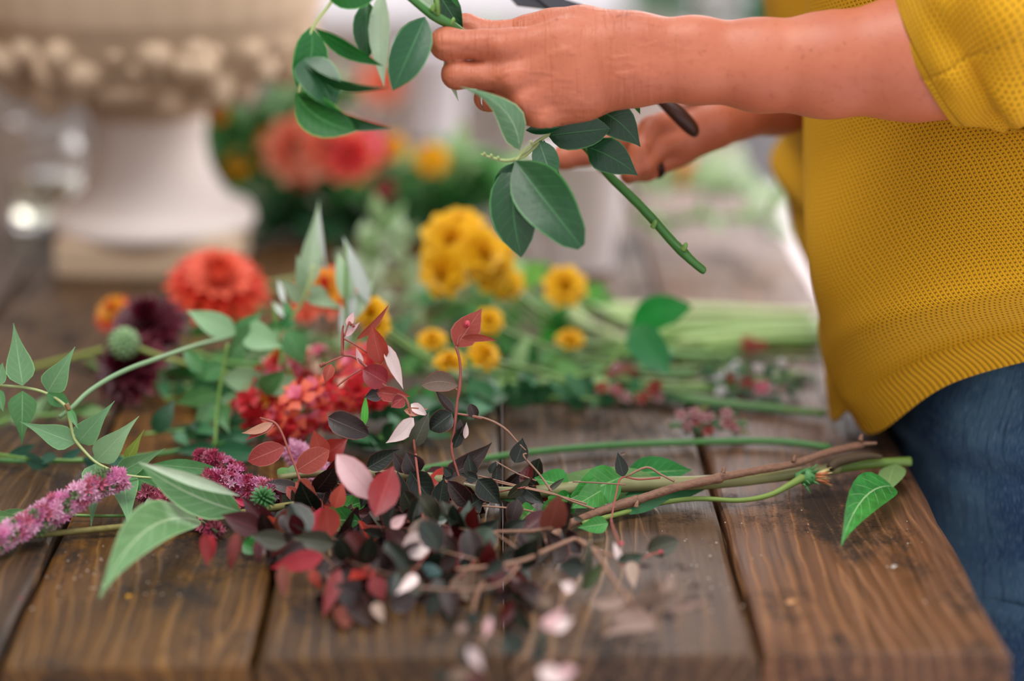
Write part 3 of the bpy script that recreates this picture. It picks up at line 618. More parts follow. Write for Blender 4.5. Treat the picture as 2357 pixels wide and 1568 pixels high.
for px, py, Z, r in ((998, 18, 1.492, 8), (1505, 518, 1.562, 7), (1575, 570, 1.556, 7), (1040, 52, 1.50, 6)):
    tube('bud', PT([(px-3, py+5, Z+.002, r), (px+3, py-6, Z, r*.8), (px+4, py-12, Z, r*.3)]), stemg, hb)
tube('twig', PT([(1008, 34, 1.495, 5), (1006, 8, 1.49, 6), (1000, -30, 1.49, 5)]), stemg, hb)
tube('side_stem', PT([(800, -60, 1.475, 4), (762, 5, 1.475, 4), (722, 60, 1.475, 4), (706, 110, 1.475, 4), (700, 150, 1.475, 3.6), (692, 190, 1.475, 3.4), (687, 214, 1.475, 3)]), stemp, hb)
tube('side_stem', PT([(1330, 300, 1.55, 4), (1262, 310, 1.53, 4.5), (1226, 342, 1.515, 4.5), (1200, 362, 1.505, 5), (1165, 370, 1.50, 4), (1130, 362, 1.50, 3), (1106, 355, 1.50, 2.2)]), stemp, hb)
tube('side_stem', PT([(1275, 300, 1.535, 3), (1240, 322, 1.515, 3.2), (1205, 348, 1.505, 3.5), (1186, 372, 1.50, 3.5)]), stemp, hb)
for x, y in ((1118, 357), (1134, 361), (1150, 366), (1225, 330)): tube('bud', PT([(x, y+2, 1.50, 3), (x-4, y-5, 1.497, 3.2)]), stemp, hb)
H = dict(h=.02)
pl(hb, (716, 62, 1.475), (686, 202, 1.478), 80, G2, shape='ellip', fold=.12, side_bend=-.10, **H)
pl(hb, (724, 64, 1.472), (882, 152, 1.465), 40, G2, roll=.7, shape='lance', fold=.35, bend=.03, **H)
pl(hb, (700, 134, 1.470), (768, 246, 1.455), 92, G1, shape='round', fold=.15, roll=-.3, **H)
pl(hb, (698, 136, 1.465), (895, 201, 1.44), 26, G1, roll=1.05, shape='lance', fold=.55, bend=.10, **H)
pl(hb, (682, 216, 1.468), (820, 302, 1.45), 88, G2, shape='ellip', fold=.2, side_bend=.10, **H)
pl(hb, (688, 218, 1.463), (902, 294, 1.45), 42, G1, roll=.8, shape='lance', fold=.5, side_bend=.02, bend=.06, **H)
pl(hb, (750, -14, 1.47), (872, -16, 1.465), 74, G2, shape='ellip', fold=.15, **H)
pl(hb, (846, 2, 1.487), (846, 134, 1.487), 62, G1, shape='ellip', fold=.4, roll=.2, **H)
pl(hb, (880, -30, 1.479), (884, 200, 1.478), 52, PALE, roll=.35, shape='lance', fold=.3, **H)
pl(hb, (978, 40, 1.490), (904, 208, 1.475), 88, G1, shape='ellip', fold=.16, **H)
pl(hb, (1000, -30, 1.512), (1066, 74, 1.515), 62, G3, shape='lance', fold=.25, **H)
pl(hb, (946, -20, 1.51), (996, 14, 1.51), 50, PALE, shape='ellip', **H)
pl(hb, (1036, -22, 1.495), (1057, 18, 1.495), 14, G2, shape='lance', **H)
pl(hb, (1024, 125, 1.53), (1056, 234, 1.512), 22, PALE, roll=.9, shape='lance', side_bend=-.1, **H)
pl(hb, (1196, 345, 1.498), (1060, 200, 1.470), 74, leafm('6a9a72', '55885c', 'a5c7a0', rough=.38, trans=.2, vs=.5, edge='b5d09a'), shape='acum', fold=-.35, side_bend=.17, **H)
pl(hb, (1190, 374, 1.496), (1150, 450, 1.505), 60, G3, shape='ellip', **H)
pl(hb, (1240, 322, 1.520), (1272, 415, 1.522), 62, leafm('4d7d5a', '7da07c', '9cc0a0', rough=.3, trans=.1, vs=.4), shape='ellip', fold=.2, **H)
pl(hb, (1252, 322, 1.528), (1292, 412, 1.53), 30, G3, roll=.7, shape='lance', **H)
pl(hb, (1184, 372, 1.500), (1200, 592, 1.492), 108, G1, shape='ellip', fold=.14, side_bend=.05, wav=.02, **H)
pl(hb, (1186, 370, 1.494), (1338, 569, 1.470), 128, G1, shape='cut', fold=.12, side_bend=.0, bend=.05, wav=.03, nv=14, nu=6, **H)
pl(hb, (1262, 312, 1.530), (1404, 296, 1.528), 80, G3, shape='round', fold=.15, **H)
pl(hb, (1368, 248, 1.542), (1474, 338, 1.543), 84, G3, shape='ovate', fold=.12, side_bend=-.08, **H)
pl(hb, (1352, 338, 1.550), (1468, 404, 1.548), 84, G3, shape='ovate', fold=.12, side_bend=-.05, **H)
pl(hb, (1210, 300, 1.52), (1288, 294, 1.52), 26, G1, shape='ellip', **H)
pl(hb, (1460, 232, 1.56), (1474, 264, 1.56), 14, G2, **H)
# ------------------------------------------------------------------ pruning shears in the far hand
steel = plain('dark steel', '55545a', .3, metal=.9, var=.1); blackp = plain('dark brown grip', '3a1c16', .45, var=.1)
sh = empty('pruning_shears', P(1450, 170, 1.61), 'dark pruning shears in the far hand behind the near wrist', 'shears')
tube('handle', PT([(1440, 150, 1.615, 10), (1510, 215, 1.612, 15), (1560, 262, 1.61, 19), (1592, 296, 1.615, 17), (1600, 310, 1.62, 8)]), blackp, sh, sides=10)
tube('handle', PT([(1440, 150, 1.625, 10), (1530, 180, 1.635, 14), (1600, 215, 1.64, 15), (1650, 245, 1.645, 8)]), blackp, sh, sides=10)
def blade(pts, thick, name):
    a = [P(x, y, z) for x, y, z in pts]; n = len(a); off = FWD*thick; vs = [p for p in a]+[p+off for p in a]
    mk(name, vs, [tuple(range(n)), tuple(range(n, 2*n))[::-1]]+[(i, i+n, (i+1) % n+n, (i+1) % n) for i in range(n)], steel, sh, LOC[sh], smooth=False)
blade([(1450, 160, 1.612), (1390, 130, 1.612), (1300, 45, 1.612), (1232, -8, 1.612), (1180, -40, 1.612), (1220, -50, 1.612), (1290, -10, 1.612), (1380, 60, 1.612), (1450, 120, 1.612)], .003, 'blade')
blade([(1450, 150, 1.618), (1370, 70, 1.618), (1280, 22, 1.618), (1190, 12, 1.618), (1160, -20, 1.618), (1240, -20, 1.618), (1340, 10, 1.618), (1440, 90, 1.618)], .004, 'hook')
tube('pivot', [(*P(1425, 122, 1.608), .006), (*P(1425, 122, 1.626), .006)], steel, sh, sides=16)
# ------------------------------------------------------------------ burgundy cuttings
RED = leafm('a04038', 'c08078', 'c47a6c', rough=.5, trans=.25, vs=.35, edge='b86a60'); RED2 = leafm('962824', 'b06060', 'b05a50', rough=.42, trans=.25, vs=.3)
PINK = leafm('dcb4b8', 'd8a8ac', 'c88f94', rough=.5, trans=.15, vs=.25, edge='c07078', blotch=.1); WPK = leafm('e8d4d2', 'e0c4c4', 'd0a8a8', rough=.45, trans=.1, vs=.2, edge='b87070', blotch=.1)
DKG = leafm('141e17', '4a4a40', '4a5c48', rough=.36, trans=.04, vs=.35, edge='5a3430', spec=.4); DKP = leafm('241616', '6a4a44', '5c4440', rough=.42, trans=.06, vs=.35, edge='6a3a34')
OLV = leafm('3c3e30', '6a6650', '6c6c56', rough=.42, trans=.08, vs=.35); BRN = leafm('6e5a4c', '8a7060', '8a7464', rough=.5, trans=.1, vs=.45, edge='8a5048')
MRN = leafm('48080e', '7a2a2c', '7a2428', rough=.4, trans=.12, vs=.25); CRM = leafm('b02a30', 'c04a4c', 'c04a48', rough=.42, trans=.25, vs=.2); TAN = leafm('9c8478', '9c8478', '866a5e', rough=.6, trans=.1, vs=.3, edge='8a4c44')
GLS = leafm('3c4f40', '5c6a58', '5a6c5a', rough=.2, trans=.04, vs=.3, spec=.8, edge='5a4a40')
bark = plain('reddish brown bark', '8a6450', .6, var=.35, scale=300, bump=.5); twigm = plain('thin tan twig', '9a7460', .6, var=.2, scale=200); redtw = plain('red hairy twig', '9a5248', .65, var=.2, scale=200)
PINK_T = plain('pink bud', 'd0485a', .5)
def Zd(py):
    return float(np.interp(py, [650, 700, 1100, 1170, 1200, 1300, 1400, 1568], [1.555, 1.555, 1.54, 1.52, 1.475, 1.405, 1.35, 1.265]))
def cut(par, lst, dz=0):
    for L in lst:
        (bx, by), (tx, ty), w, m = L[:4]; k = dict(L[4]) if len(L) > 4 else {}
        z = k.pop('Z', Zd((by+ty)/2)) + dz; zt = k.pop('zt', 0)
        k.setdefault('fold', .2+.2*R.random()); k.setdefault('bend', R.uniform(-.05, .10)); k.setdefault('shape', 'ovate')
        k.setdefault('nu', 4); k.setdefault('nv', 7)
        pl(par, (bx, by, z), (tx, ty, z+zt), w, m, **k)
def tw(par, pts, m=None, name='twig'): # pts (px,py,r) or (px,py,r,Z)
    tube(name, PT([(p[0], p[1], p[3] if len(p) > 3 else Zd(p[1]), p[2]*.78) for p in pts]), m or twigm, par, sides=6, noise=.15, n=4)
mb = empty('burgundy_branch', Q(1310, 1210, 1.5), 'long bare brown branch with dark round leaves, lying diagonally over the table', 'branch')
tube('stem', PT([(2018, 1020, 1.60, 3), (1990, 1022, 1.60, 5), (1975, 1026, 1.60, 9), (1900, 1043, 1.585, 8), (1828, 1068, 1.575, 9), (1750, 1082, 1.565, 9), (1663, 1098, 1.555, 10), (1655, 1101, 1.555, 12), (1560, 1122, 1.545, 10), (1470, 1150, 1.54, 11), (1462, 1152, 1.54, 13), (1380, 1178, 1.532, 10), (1312, 1206, 1.52, 11), (1300, 1212, 1.515, 13), (1250, 1255, 1.47, 8), (1195, 1298, 1.44, 6.5), (1140, 1325, 1.42, 6), (1105, 1352, 1.40, 6), (1090, 1400, 1.375, 5), (1086, 1435, 1.36, 4)]), bark, mb, sides=9, noise=.14, n=6)
for x, y, Z in ((1464, 1164, 1.535), (1980, 1010, 1.598), (1664, 1085, 1.55), (1305, 1200, 1.51), (1826, 1058, 1.572)): tube('bud', PT([(x, y+4, Z, 6), (x+2, y-5, Z, 4.5), (x+5, y-11, Z, 2)]), bark, mb)
tw(mb, [(1302, 1207, 6), (1232, 1222, 6), (1150, 1224, 5), (1090, 1232, 3.5)], bark)
tw(mb, [(1410, 1280, 5), (1370, 1265, 6), (1330, 1243, 7), (1310, 1245, 6), (1255, 1268, 6), (1210, 1288, 6), (1140, 1303, 5.5), (1050, 1311, 5)], twigm)
tw(mb, [(1330, 1243, 6), (1372, 1275, 6), (1412, 1335, 6), (1455, 1388, 5), (1500, 1425, 4)], twigm)
tw(mb, [(1368, 1172, 4), (1310, 1152, 3.5), (1270, 1136, 4), (1190, 1118, 3), (1100, 1095, 3)])
tw(mb, [(1270, 1132, 3.5), (1240, 1090, 3), (1205, 1050, 3.5), (1215, 1042, 3), (1195, 1022, 2.5), (1160, 985, 3.5), (1112, 962, 3), (1050, 952, 2.5)])
tw(mb, [(1312, 1160, 3.5), (1250, 1180, 3), (1195, 1172, 3), (1110, 1165, 2.5)]); tw(mb, [(1552, 1108, 4), (1520, 1092, 3.5), (1488, 1076, 4), (1440, 1098, 3.5)])
tw(mb, [(1520, 1100, 3), (1470, 1104, 3), (1430, 1100, 3), (1418, 1140, 3), (1410, 1180, 2.5), (1408, 1205, 2.5), (1425, 1250, 3)], redtw); tw(mb, [(1440, 1116, 2.5), (1380, 1112, 2.5), (1318, 1109, 2.2)])
tw(mb, [(1235, 1107, 2.5), (1190, 1090, 2.5), (1140, 1062, 2.2)]); tw(mb, [(1350, 1160, 3), (1280, 1140, 2.5), (1140, 1110, 2.5)])
tw(mb, [(1195, 1302, 4), (1150, 1345, 3), (1060, 1358, 3), (960, 1352, 3)]); tw(mb, [(1190, 1262, 3), (1150, 1235, 2.5), (1120, 1215, 2)])
cut(mb, [
 ((1185, 1066), (1203, 1008), 46, DKG, dict(side_bend=.06)), ((1262, 1130), (1300, 1100), 14, OLV), ((1100, 1104), (1152, 1162), 58, DKG), ((1168, 1146), (1224, 1098), 26, OLV, dict(roll=.5)),
 ((1128, 1090), (1142, 1062), 22, DKG), ((1140, 1110), (1148, 1068), 24, DKG, dict(roll=.4)), ((1192, 1150), (1172, 1216), 42, DKP), ((1435, 1098), (1422, 1042), 32, DKG, dict(roll=.3)), ((1428, 1046), (1442, 1043), 8, BRN),
 ((1086, 1100), (1078, 1046), 36, DKG), ((1174, 1302), (1188, 1246), 42, DKG, dict(Z=1.44)), ((1100, 1292), (1128, 1250), 40, DKG), ((1130, 1215), (1086, 1285), 62, GLS, dict(Z=1.44)), ((1160, 1225), (1215, 1196), 40, DKG),
 ((1345, 1340), (1356, 1232), 24, OLV, dict(Z=1.42, roll=.5)), ((1340, 1358), (1392, 1288), 30, leafm('4a5a34'), dict(Z=1.41, roll=.3)), ((1345, 1310), (1284, 1300), 58, DKG, dict(Z=1.40)), ((1290, 1340), (1255, 1305), 26, BRN, dict(Z=1.39)),
 ((1320, 1358), (1290, 1340), 34, WPK, dict(Z=1.37)), ((1245, 1255), (1210, 1215), 40, OLV, dict(Z=1.46)), ((1452, 1290), (1460, 1356), 34, TAN, dict(Z=1.43)), ((1420, 1290), (1488, 1278), 34, GLS, dict(Z=1.43, roll=.4)), ((1425, 1292), (1412, 1248), 18, WPK, dict(Z=1.43, roll=.6)),
 ((1490, 1268), (1562, 1245), 52, OLV, dict(Z=1.455, shape='round')), ((1470, 1302), (1500, 1306), 12, DKP), ((1160, 1290), (1108, 1330), 34, DKG), ((1320, 1190), (1345, 1200), 14, OLV)])
tw(mb, [(1425, 1300, 3, 1.43), (1460, 1296, 3, 1.43), (1490, 1280, 3, 1.44), (1524, 1270, 3, 1.45)], redtw)
tube('bud', PT([(1518, 1274, 1.45, 5), (1524, 1268, 1.45, 5)]), PINK_T, mb); tube('bud', PT([(1424, 1253, 1.44, 4), (1436, 1250, 1.44, 3)]), PINK_T, mb)
# right front spray of the same branch
fs_ = empty('burgundy_spray', Q(1500, 1425, 1.34), 'small spray of curled brownish leaves near the front table edge, right of middle', 'cutting')
tw(fs_, [(1452, 1383, 4, 1.36), (1500, 1420, 4, 1.34), (1510, 1400, 3.5, 1.35), (1520, 1380, 3, 1.36)]); tw(fs_, [(1500, 1420, 4, 1.34), (1508, 1450, 3.5, 1.33)])
cut(fs_, [((1442, 1380), (1352, 1386), 34, TAN, dict(Z=1.35, side_bend=-.08)), ((1514, 1400), (1548, 1312), 36, TAN, dict(Z=1.35, side_bend=.08)), ((1530, 1402), (1640, 1380), 20, TAN, dict(Z=1.34, roll=.7)), ((1500, 1425), (1392, 1426), 34, TAN, dict(Z=1.335, side_bend=.10)),
 ((1512, 1440), (1388, 1468), 40, TAN, dict(Z=1.325, side_bend=.13)), ((1470, 1400), (1478, 1362), 34, BRN, dict(Z=1.35)), ((1510, 1395), (1570, 1365), 40, BRN, dict(Z=1.345)), ((1490, 1400), (1500, 1345), 26, BRN, dict(Z=1.35)), ((1520, 1415), (1560, 1425), 24, DKP, dict(Z=1.33))])
fe = empty('burgundy_spray', Q(1200, 1500, 1.30), 'blurred dark leafy spray with pinkish white bits hanging over the front table edge', 'cutting')
tw(fe, [(1085, 1435, 4, 1.345), (1120, 1450, 3, 1.33), (1180, 1480, 3, 1.31), (1240, 1500, 3, 1.30), (1300, 1560, 3, 1.27)]); tw(fe, [(1120, 1450, 3, 1.33), (1100, 1500, 3, 1.30), (1080, 1560, 3, 1.27)]); tw(fe, [(1240, 1500, 3, 1.3), (1280, 1430, 3, 1.33), (1300, 1345, 3, 1.375)])
cut(fe, [((1150, 1470), (1212, 1490), 66, DKG, dict(Z=1.29, shape='round')), ((1060, 1500), (1110, 1515), 60, DKG, dict(Z=1.275, shape='round')), ((1078, 1490), (1112, 1545), 26, WPK, dict(Z=1.268)), ((1225, 1510), (1260, 1500), 50, DKG, dict(Z=1.285)),
 ((1270, 1450), (1318, 1425), 34, WPK, dict(Z=1.30)), ((1255, 1450), (1275, 1412), 32, PINK, dict(Z=1.298)), ((1262, 1440), (1300, 1400), 26, PINK, dict(Z=1.305)), ((1100, 1412), (1075, 1440), 40, DKG, dict(Z=1.33)), ((1128, 1420), (1118, 1470), 18, PINK, dict(Z=1.32)),
 ((1050, 1450), (1080, 1440), 20, TAN, dict(Z=1.32)), ((1240, 1540), (1310, 1575), 46, WPK, dict(Z=1.262)), ((1285, 1550), (1330, 1540), 30, PINK, dict(Z=1.26)), ((1030, 1560), (1100, 1545), 30, BRN, dict(Z=1.262)), ((1070, 1562), (1120, 1572), 34, MRN, dict(Z=1.26)), ((1000, 1540), (1040, 1580), 30, DKG, dict(Z=1.265)), ((1240, 1490), (1262, 1450), 40, OLV, dict(Z=1.29)), ((1300, 1430), (1330, 1400), 26, BRN, dict(Z=1.32)), ((1265, 1372), (1240, 1400), 44, BRN, dict(Z=1.345))])
# upright sprig with a red top leaf
us = empty('burgundy_sprig', Q(1040, 1040, 1.54), 'upright burgundy sprig with a single red leaf on top', 'sprig')
tw(us, [(1072, 1170, 3, 1.53), (1060, 1110, 4, 1.54), (1040, 1040, 4), (1044, 1000, 4), (1050, 950, 5), (1053, 920, 4), (1058, 893, 5.5), (1060, 850, 4), (1056, 820, 4), (1049, 798, 4.5)], redtw, 'stem'); tw(us, [(1052, 796, 3), (1056, 778, 3), (1072, 758, 2.5), (1076, 744, 2)], redtw)
tw(us, [(1046, 952, 3), (1080, 958, 2.5), (1110, 964, 3)], redtw); tw(us, [(1048, 895, 2.5), (1056, 900, 2.5)], redtw)
tube('bud', PT([(1072, 752, 1.548, 6), (1076, 744, 1.546, 7), (1080, 752, 1.546, 4)]), PINK_T, us)
cut(us, [((1048, 798), (1109, 711), 66, RED, dict(fold=.12)), ((1062, 778), (1145, 785), 20, RED, dict(Z=1.54, roll=.6, side_bend=-.12)), ((1054, 888), (970, 887), 50, BRN, dict(side_bend=.12, shape='ellip')), ((1044, 950), (1002, 898), 24, DKP, dict(roll=.5)),
 ((1040, 952), (990, 990), 56, DKG, dict(shape='round')), ((1094, 962), (1082, 930), 28, DKP, dict(shape='round')), ((1094, 966), (1100, 944), 10, DKP), ((1056, 1000), (1060, 965), 20, DKP), ((1044, 1032), (1072, 974), 26, DKG, dict(roll=.5)), ((1070, 1010), (1074, 972), 14, WPK, dict(roll=.8)), ((1018, 1102), (1132, 1019), 54, DKP, dict(side_bend=.06)),
 ((1100, 1104), (1058, 1090), 30, DKG), ((1040, 1095), (1020, 1075), 26, DKG)])
# left-hand clump
lc = empty('burgundy_sprig', Q(930, 1040, 1.54), 'tall burgundy sprig with red and whitish leaves left of the upright sprig', 'sprig')
tw(lc, [(956, 1045, 4), (948, 980, 4), (935, 920, 4.5), (900, 900, 4), (866, 870, 4), (840, 842, 4), (815, 822, 4), (790, 818, 3.5)], redtw, 'stem'); tw(lc, [(790, 820, 3.5), (765, 830, 3), (740, 842, 3)], redtw); tw(lc, [(788, 820, 3.5), (787, 780, 3), (790, 750, 3)], redtw)
tw(lc, [(792, 780, 3), (820, 795, 3), (845, 812, 3)], redtw); tw(lc, [(792, 775, 2.5), (800, 752, 2.5), (804, 740, 2.5)], redtw); tw(lc, [(832, 850, 3), (800, 870, 3), (775, 890, 3)], redtw)
for x, y in ((738, 842), (745, 838), (806, 746), (812, 750)): tube('bud', PT([(x-2, y+2, 1.55, 4), (x+3, y-2, 1.55, 5)]), redtw, lc)
cut(lc, [((876, 838), (856, 748), 54, RED2, dict(fold=.45)), ((820, 782), (895, 700), 18, RED, dict(roll=.6, side_bend=.08)), ((888, 792), (928, 896), 32, WPK, dict(fold=.25)), ((832, 840), (820, 800), 16, PINK, dict(roll=.5)), ((890, 882), (836, 850), 60, RED2, dict(shape='round')), ((866, 902), (944, 912), 38, RED, dict(roll=.2)),
 ((800, 752), (814, 718), 20, PINK), ((795, 775), (828, 742), 14, PINK), ((788, 818), (790, 742), 8, RED), ((762, 838), (748, 882), 30, RED, dict(fold=.5)), ((930, 915), (900, 938), 36, RED), ((880, 905), (838, 915), 34, DKP), ((946, 930), (985, 958), 26, WPK), ((930, 945), (985, 940), 22, leafm('c08468'), dict(side_bend=.1)), ((952, 962), (888, 1020), 40, WPK, dict(side_bend=-.08)),
 ((838, 982), (842, 908), 18, leafm('5cbf4a', trans=.4), dict(Z=1.555)), ((950, 1030), (988, 948), 42, OLV), ((844, 1078), (920, 1034), 46, DKG), ((862, 1150), (775, 1046), 70, PINK, dict(Z=1.475, shape='ellip', lab='pale pink underside of a leaf', h=.03)), ((862, 1190), (905, 1074), 76, RED2, dict(Z=1.485, h=.03)),
 ((960, 1092), (935, 1040), 60, DKP), ((930, 1090), (905, 1040), 30, DKP), ((945, 1085), (1000, 1165), 66, DKG), ((1010, 1165), (1022, 1100), 46, DKG), ((925, 1170), (915, 1085), 50, DKG), ((970, 1190), (1040, 1190), 64, GLS, dict(Z=1.49)), ((1076, 1242), (1080, 1152), 62, GLS, dict(Z=1.48)), ((1095, 1250), (1150, 1195), 58, DKG, dict(Z=1.475)),
 ((960, 1240), (1000, 1205), 50, DKP), ((900, 1215), (935, 1185), 28, PINK, dict(Z=1.45)), ((990, 1250), (925, 1262), 68, WPK, dict(Z=1.425, shape='round', h=.02)), ((960, 1325), (912, 1368), 30, WPK, dict(Z=1.40, h=.02)), ((1000, 1300), (985, 1330), 50, leafm('4a6a6a', rough=.3), dict(Z=1.41)), ((1010, 1270), (1040, 1290), 44, GLS, dict(Z=1.43))])
tw(lc, [(956, 1045, 4), (965, 1120, 4, 1.52), (975, 1200, 4, 1.47), (990, 1260, 4, 1.43), (940, 1330, 3, 1.40)], redtw)
sm2 = empty('burgundy_sprig', Q(680, 1100, 1.53), 'small arching sprig with four red oval leaves at the left of the burgundy pile', 'sprig')
tw(sm2, [(692, 1110, 4), (680, 1075, 3.5), (665, 1040, 3.5), (650, 1000, 3.5), (634, 975, 3.5), (612, 966, 3), (598, 962, 2.5)], redtw, 'stem')
cut(sm2, [((655, 1028), (570, 1062), 54, RED, dict(shape='ellip', fold=.12)), ((680, 1084), (758, 1036), 56, RED, dict(shape='ellip', fold=.12)), ((628, 974), (556, 997), 22, leafm('b07a68', rough=.6), dict(roll=.4, side_bend=-.1)), ((632, 978), (566, 1014), 22, RED, dict(roll=.5)), ((600, 966), (622, 962), 8, RED)])
mp = empty('burgundy_pile', Q(780, 1200, 1.47), 'tangled pile of maroon and dark green leafy twigs in the middle foreground', 'cuttings')
cut(mp, [((755, 960), (850, 1002), 60, DKP, dict(shape='round')), ((800, 990), (850, 985), 46, OLV), ((745, 1060), (722, 990), 50, RED2, dict(Z=1.56)), ((740, 1055), (800, 1010), 60, RED2, dict(Z=1.57)), ((690, 1130), (606, 1110), 34, DKP, dict(roll=.3)), ((632, 1228), (556, 1144), 54, MRN, dict(fold=.35)), ((600, 1220), (510, 1185), 60, MRN),
 ((470, 1228), (479, 1305), 28, RED2), ((485, 1230), (488, 1290), 24, CRM), ((545, 1225), (530, 1315), 30, leafm('7a3028')), ((590, 1245), (598, 1300), 24, MRN), ((640, 1228), (666, 1168), 40, leafm('6a3a28')), ((690, 1190), (680, 1240), 30, leafm('7a3c34')), ((738, 1148), (716, 1205), 26, RED), ((680, 1110), (730, 1140), 42, RED), ((660, 1120), (700, 1165), 30, RED),
 ((660, 1250), (575, 1232), 50, OLV, dict(Z=1.45)), ((770, 1252), (672, 1238), 54, OLV, dict(Z=1.45)), ((745, 1280), (622, 1308), 50, CRM, dict(Z=1.42, fold=.15)), ((800, 1225), (850, 1290), 52, MRN, dict(Z=1.43)), ((860, 1290), (810, 1230), 44, CRM, dict(Z=1.44)), ((782, 1310), (744, 1422), 38, leafm('7c2226'), dict(Z=1.40)), ((715, 1310), (738, 1358), 28, RED2, dict(Z=1.41)),
 ((858, 1325), (884, 1385), 46, leafm('963c34'), dict(Z=1.385)), ((862, 1388), (884, 1434), 32, TAN, dict(Z=1.375)), ((700, 1250), (640, 1290), 40, DKP), ((830, 1380), (770, 1345), 70, DKP, dict(Z=1.39)), ((900, 1400), (960, 1370), 60, DKP, dict(Z=1.39)), ((1010, 1370), (980, 1420), 44, DKG, dict(Z=1.37)), ((650, 1300), (655, 1380), 34, leafm('7a3c30'), dict(Z=1.40)), ((560, 1250), (600, 1275), 40, leafm('2f7a34', trans=.3), dict(Z=1.47)),
 ((860, 1100), (830, 1170), 44, DKG), ((770, 1170), (790, 1110), 40, leafm('b0443a'), dict(Z=1.5)), ((570, 1160), (540, 1150), 20, leafm('d02850')), ((555, 1168), (528, 1170), 16, leafm('d02850'))])
sm3 = R.random; mats = [DKG]*5+[DKP]*6+[MRN]*4+[OLV]*2+[RED2, CRM, BRN, leafm('7a3c34')]
n = 0
for i in range(34):   # twigs radiating through the pile, each with leaves in pairs
    x0 = R.uniform(640, 1180); y0 = R.uniform(1090, 1330); a = R.uniform(-.5, 3.6); L = R.uniform(80, 170); pts = []
    for t in (0, .35, .7, 1): pts.append((x0+math.cos(a)*L*t, y0+math.sin(a)*L*.7*t, 3-1.2*t, Zd(y0)+.03*R.random()+.02*t*R.uniform(-1, 1)))
    if max(p[1] for p in pts) > 1405 or min(p[0] for p in pts) < 540: continue
    tw(mp, pts, R.choice([redtw, twigm, bark]))
    for t in (.25, .5, .75, 1):
        x = x0+math.cos(a)*L*t; y = y0+math.sin(a)*L*.7*t; Z = Zd(y0)+R.uniform(0, .04)
        for s in (-1, 1):
            if R.random() < .25: continue
            b2 = a+s*R.uniform(.5, 1.5); l = R.uniform(52, 84); 
            cut(mp, [((x, y), (x+math.cos(b2)*l, y+math.sin(b2)*l), l*R.uniform(.55, .85), R.choice(mats), dict(Z=Z, zt=R.uniform(-.015, .015), roll=R.uniform(-.9, .9), nv=5, shape=R.choice(['round', 'ovate', 'ellip'])))])
# ------------------------------------------------------------------ jasmine vine at the left
J1 = leafm('6f9f70', '8fb08a', '9cc294', rough=.42, trans=.25, vs=.4, edge='8cc080', blotch=.12); J2 = leafm('4f8a50', '7aa878', '86b27c', rough=.42, trans=.3, vs=.4); J3 = leafm('8fb78a', '9ac090', 'b0cfa8', rough=.45, trans=.25, vs=.3, blotch=.1)
jv = empty('vine_cutting', Q(215, 1058, 1.55), 'light green vine with pointed leaflets at the left edge, in front of the flowers', 'vine')
tube('stem', PT([(-30, 885, 1.56, 3), (60, 893, 1.56, 3.5), (112, 908, 1.56, 3.5), (150, 935, 1.555, 4), (160, 965, 1.555, 4), (168, 1000, 1.552, 3.5), (178, 1020, 1.55, 4), (215, 1060, 1.545, 3.5), (250, 1080, 1.542, 3.5), (280, 1092, 1.54, 3.5), (320, 1098, 1.54, 3), (365, 1101, 1.54, 2.5)]), stemp, jv, sides=7)
tube('node', PT([(152, 930, 1.553, 6), (160, 945, 1.553, 5)]), plain('brown node', '8a6a44', .6), jv)
JL = [((52, 888), (31, 744), 62, J1, 'acum'), ((110, 902), (173, 798), 58, J1, 'acum'), ((52, 900), (50, 1024), 62, J2, 'acum'), ((108, 906), (165, 935), 36, J2, 'ovate'), ((158, 938), (180, 988), 16, J2, 'lance'), ((-8, 888), (6, 835), 32, J1, 'ovate'), ((-8, 895), (8, 948), 26, J2, 'ovate'),
      ((173, 1020), (46, 971), 54, J1, 'acum'), ((180, 1018), (264, 923), 56, J1, 'acum'), ((221, 1062), (320, 958), 60, J3, 'acum'), ((220, 1068), (210, 1212), 56, J1, 'acum'), ((270, 1090), (381, 1032), 46, J1, 'acum'), ((283, 1092), (300, 1224), 62, J1, 'acum'), ((300, 1096), (392, 1132), 50, J2, 'acum'), ((352, 1068), (520, 1084), 34, J2, 'lance'), ((290, 1062), (332, 988), 26, leafm('8fa84a', trans=.4), 'acum')]
for b, t, w, m, sp_ in JL: pl(jv, (*b, 1.555), (*t, 1.555+R.uniform(-.02, .01)), w*1.08, m, shape=sp_, fold=.22, bend=R.uniform(-.03, .08), h=.004, nv=11)
av = empty('trailing_vine', Q(500, 940, 1.66), 'arching green tendril with paler leaves reaching from the vine toward the dahlias', 'vine')
tube('stem', PT([(136, 960, 1.56, 5), (166, 938, 1.563, 6), (200, 905, 1.57, 6), (250, 872, 1.58, 6), (300, 848, 1.59, 6), (350, 830, 1.60, 6), (450, 796, 1.64, 5.5), (520, 778, 1.67, 5), (545, 768, 1.68, 5)]), plain('grey green stem', '7fa077', .5), av)
tube('tendril', PT([(524, 790, 1.67, 4), (512, 860, 1.67, 4.5), (500, 940, 1.67, 4.5), (495, 1030, 1.66, 4)]), stemg, av)
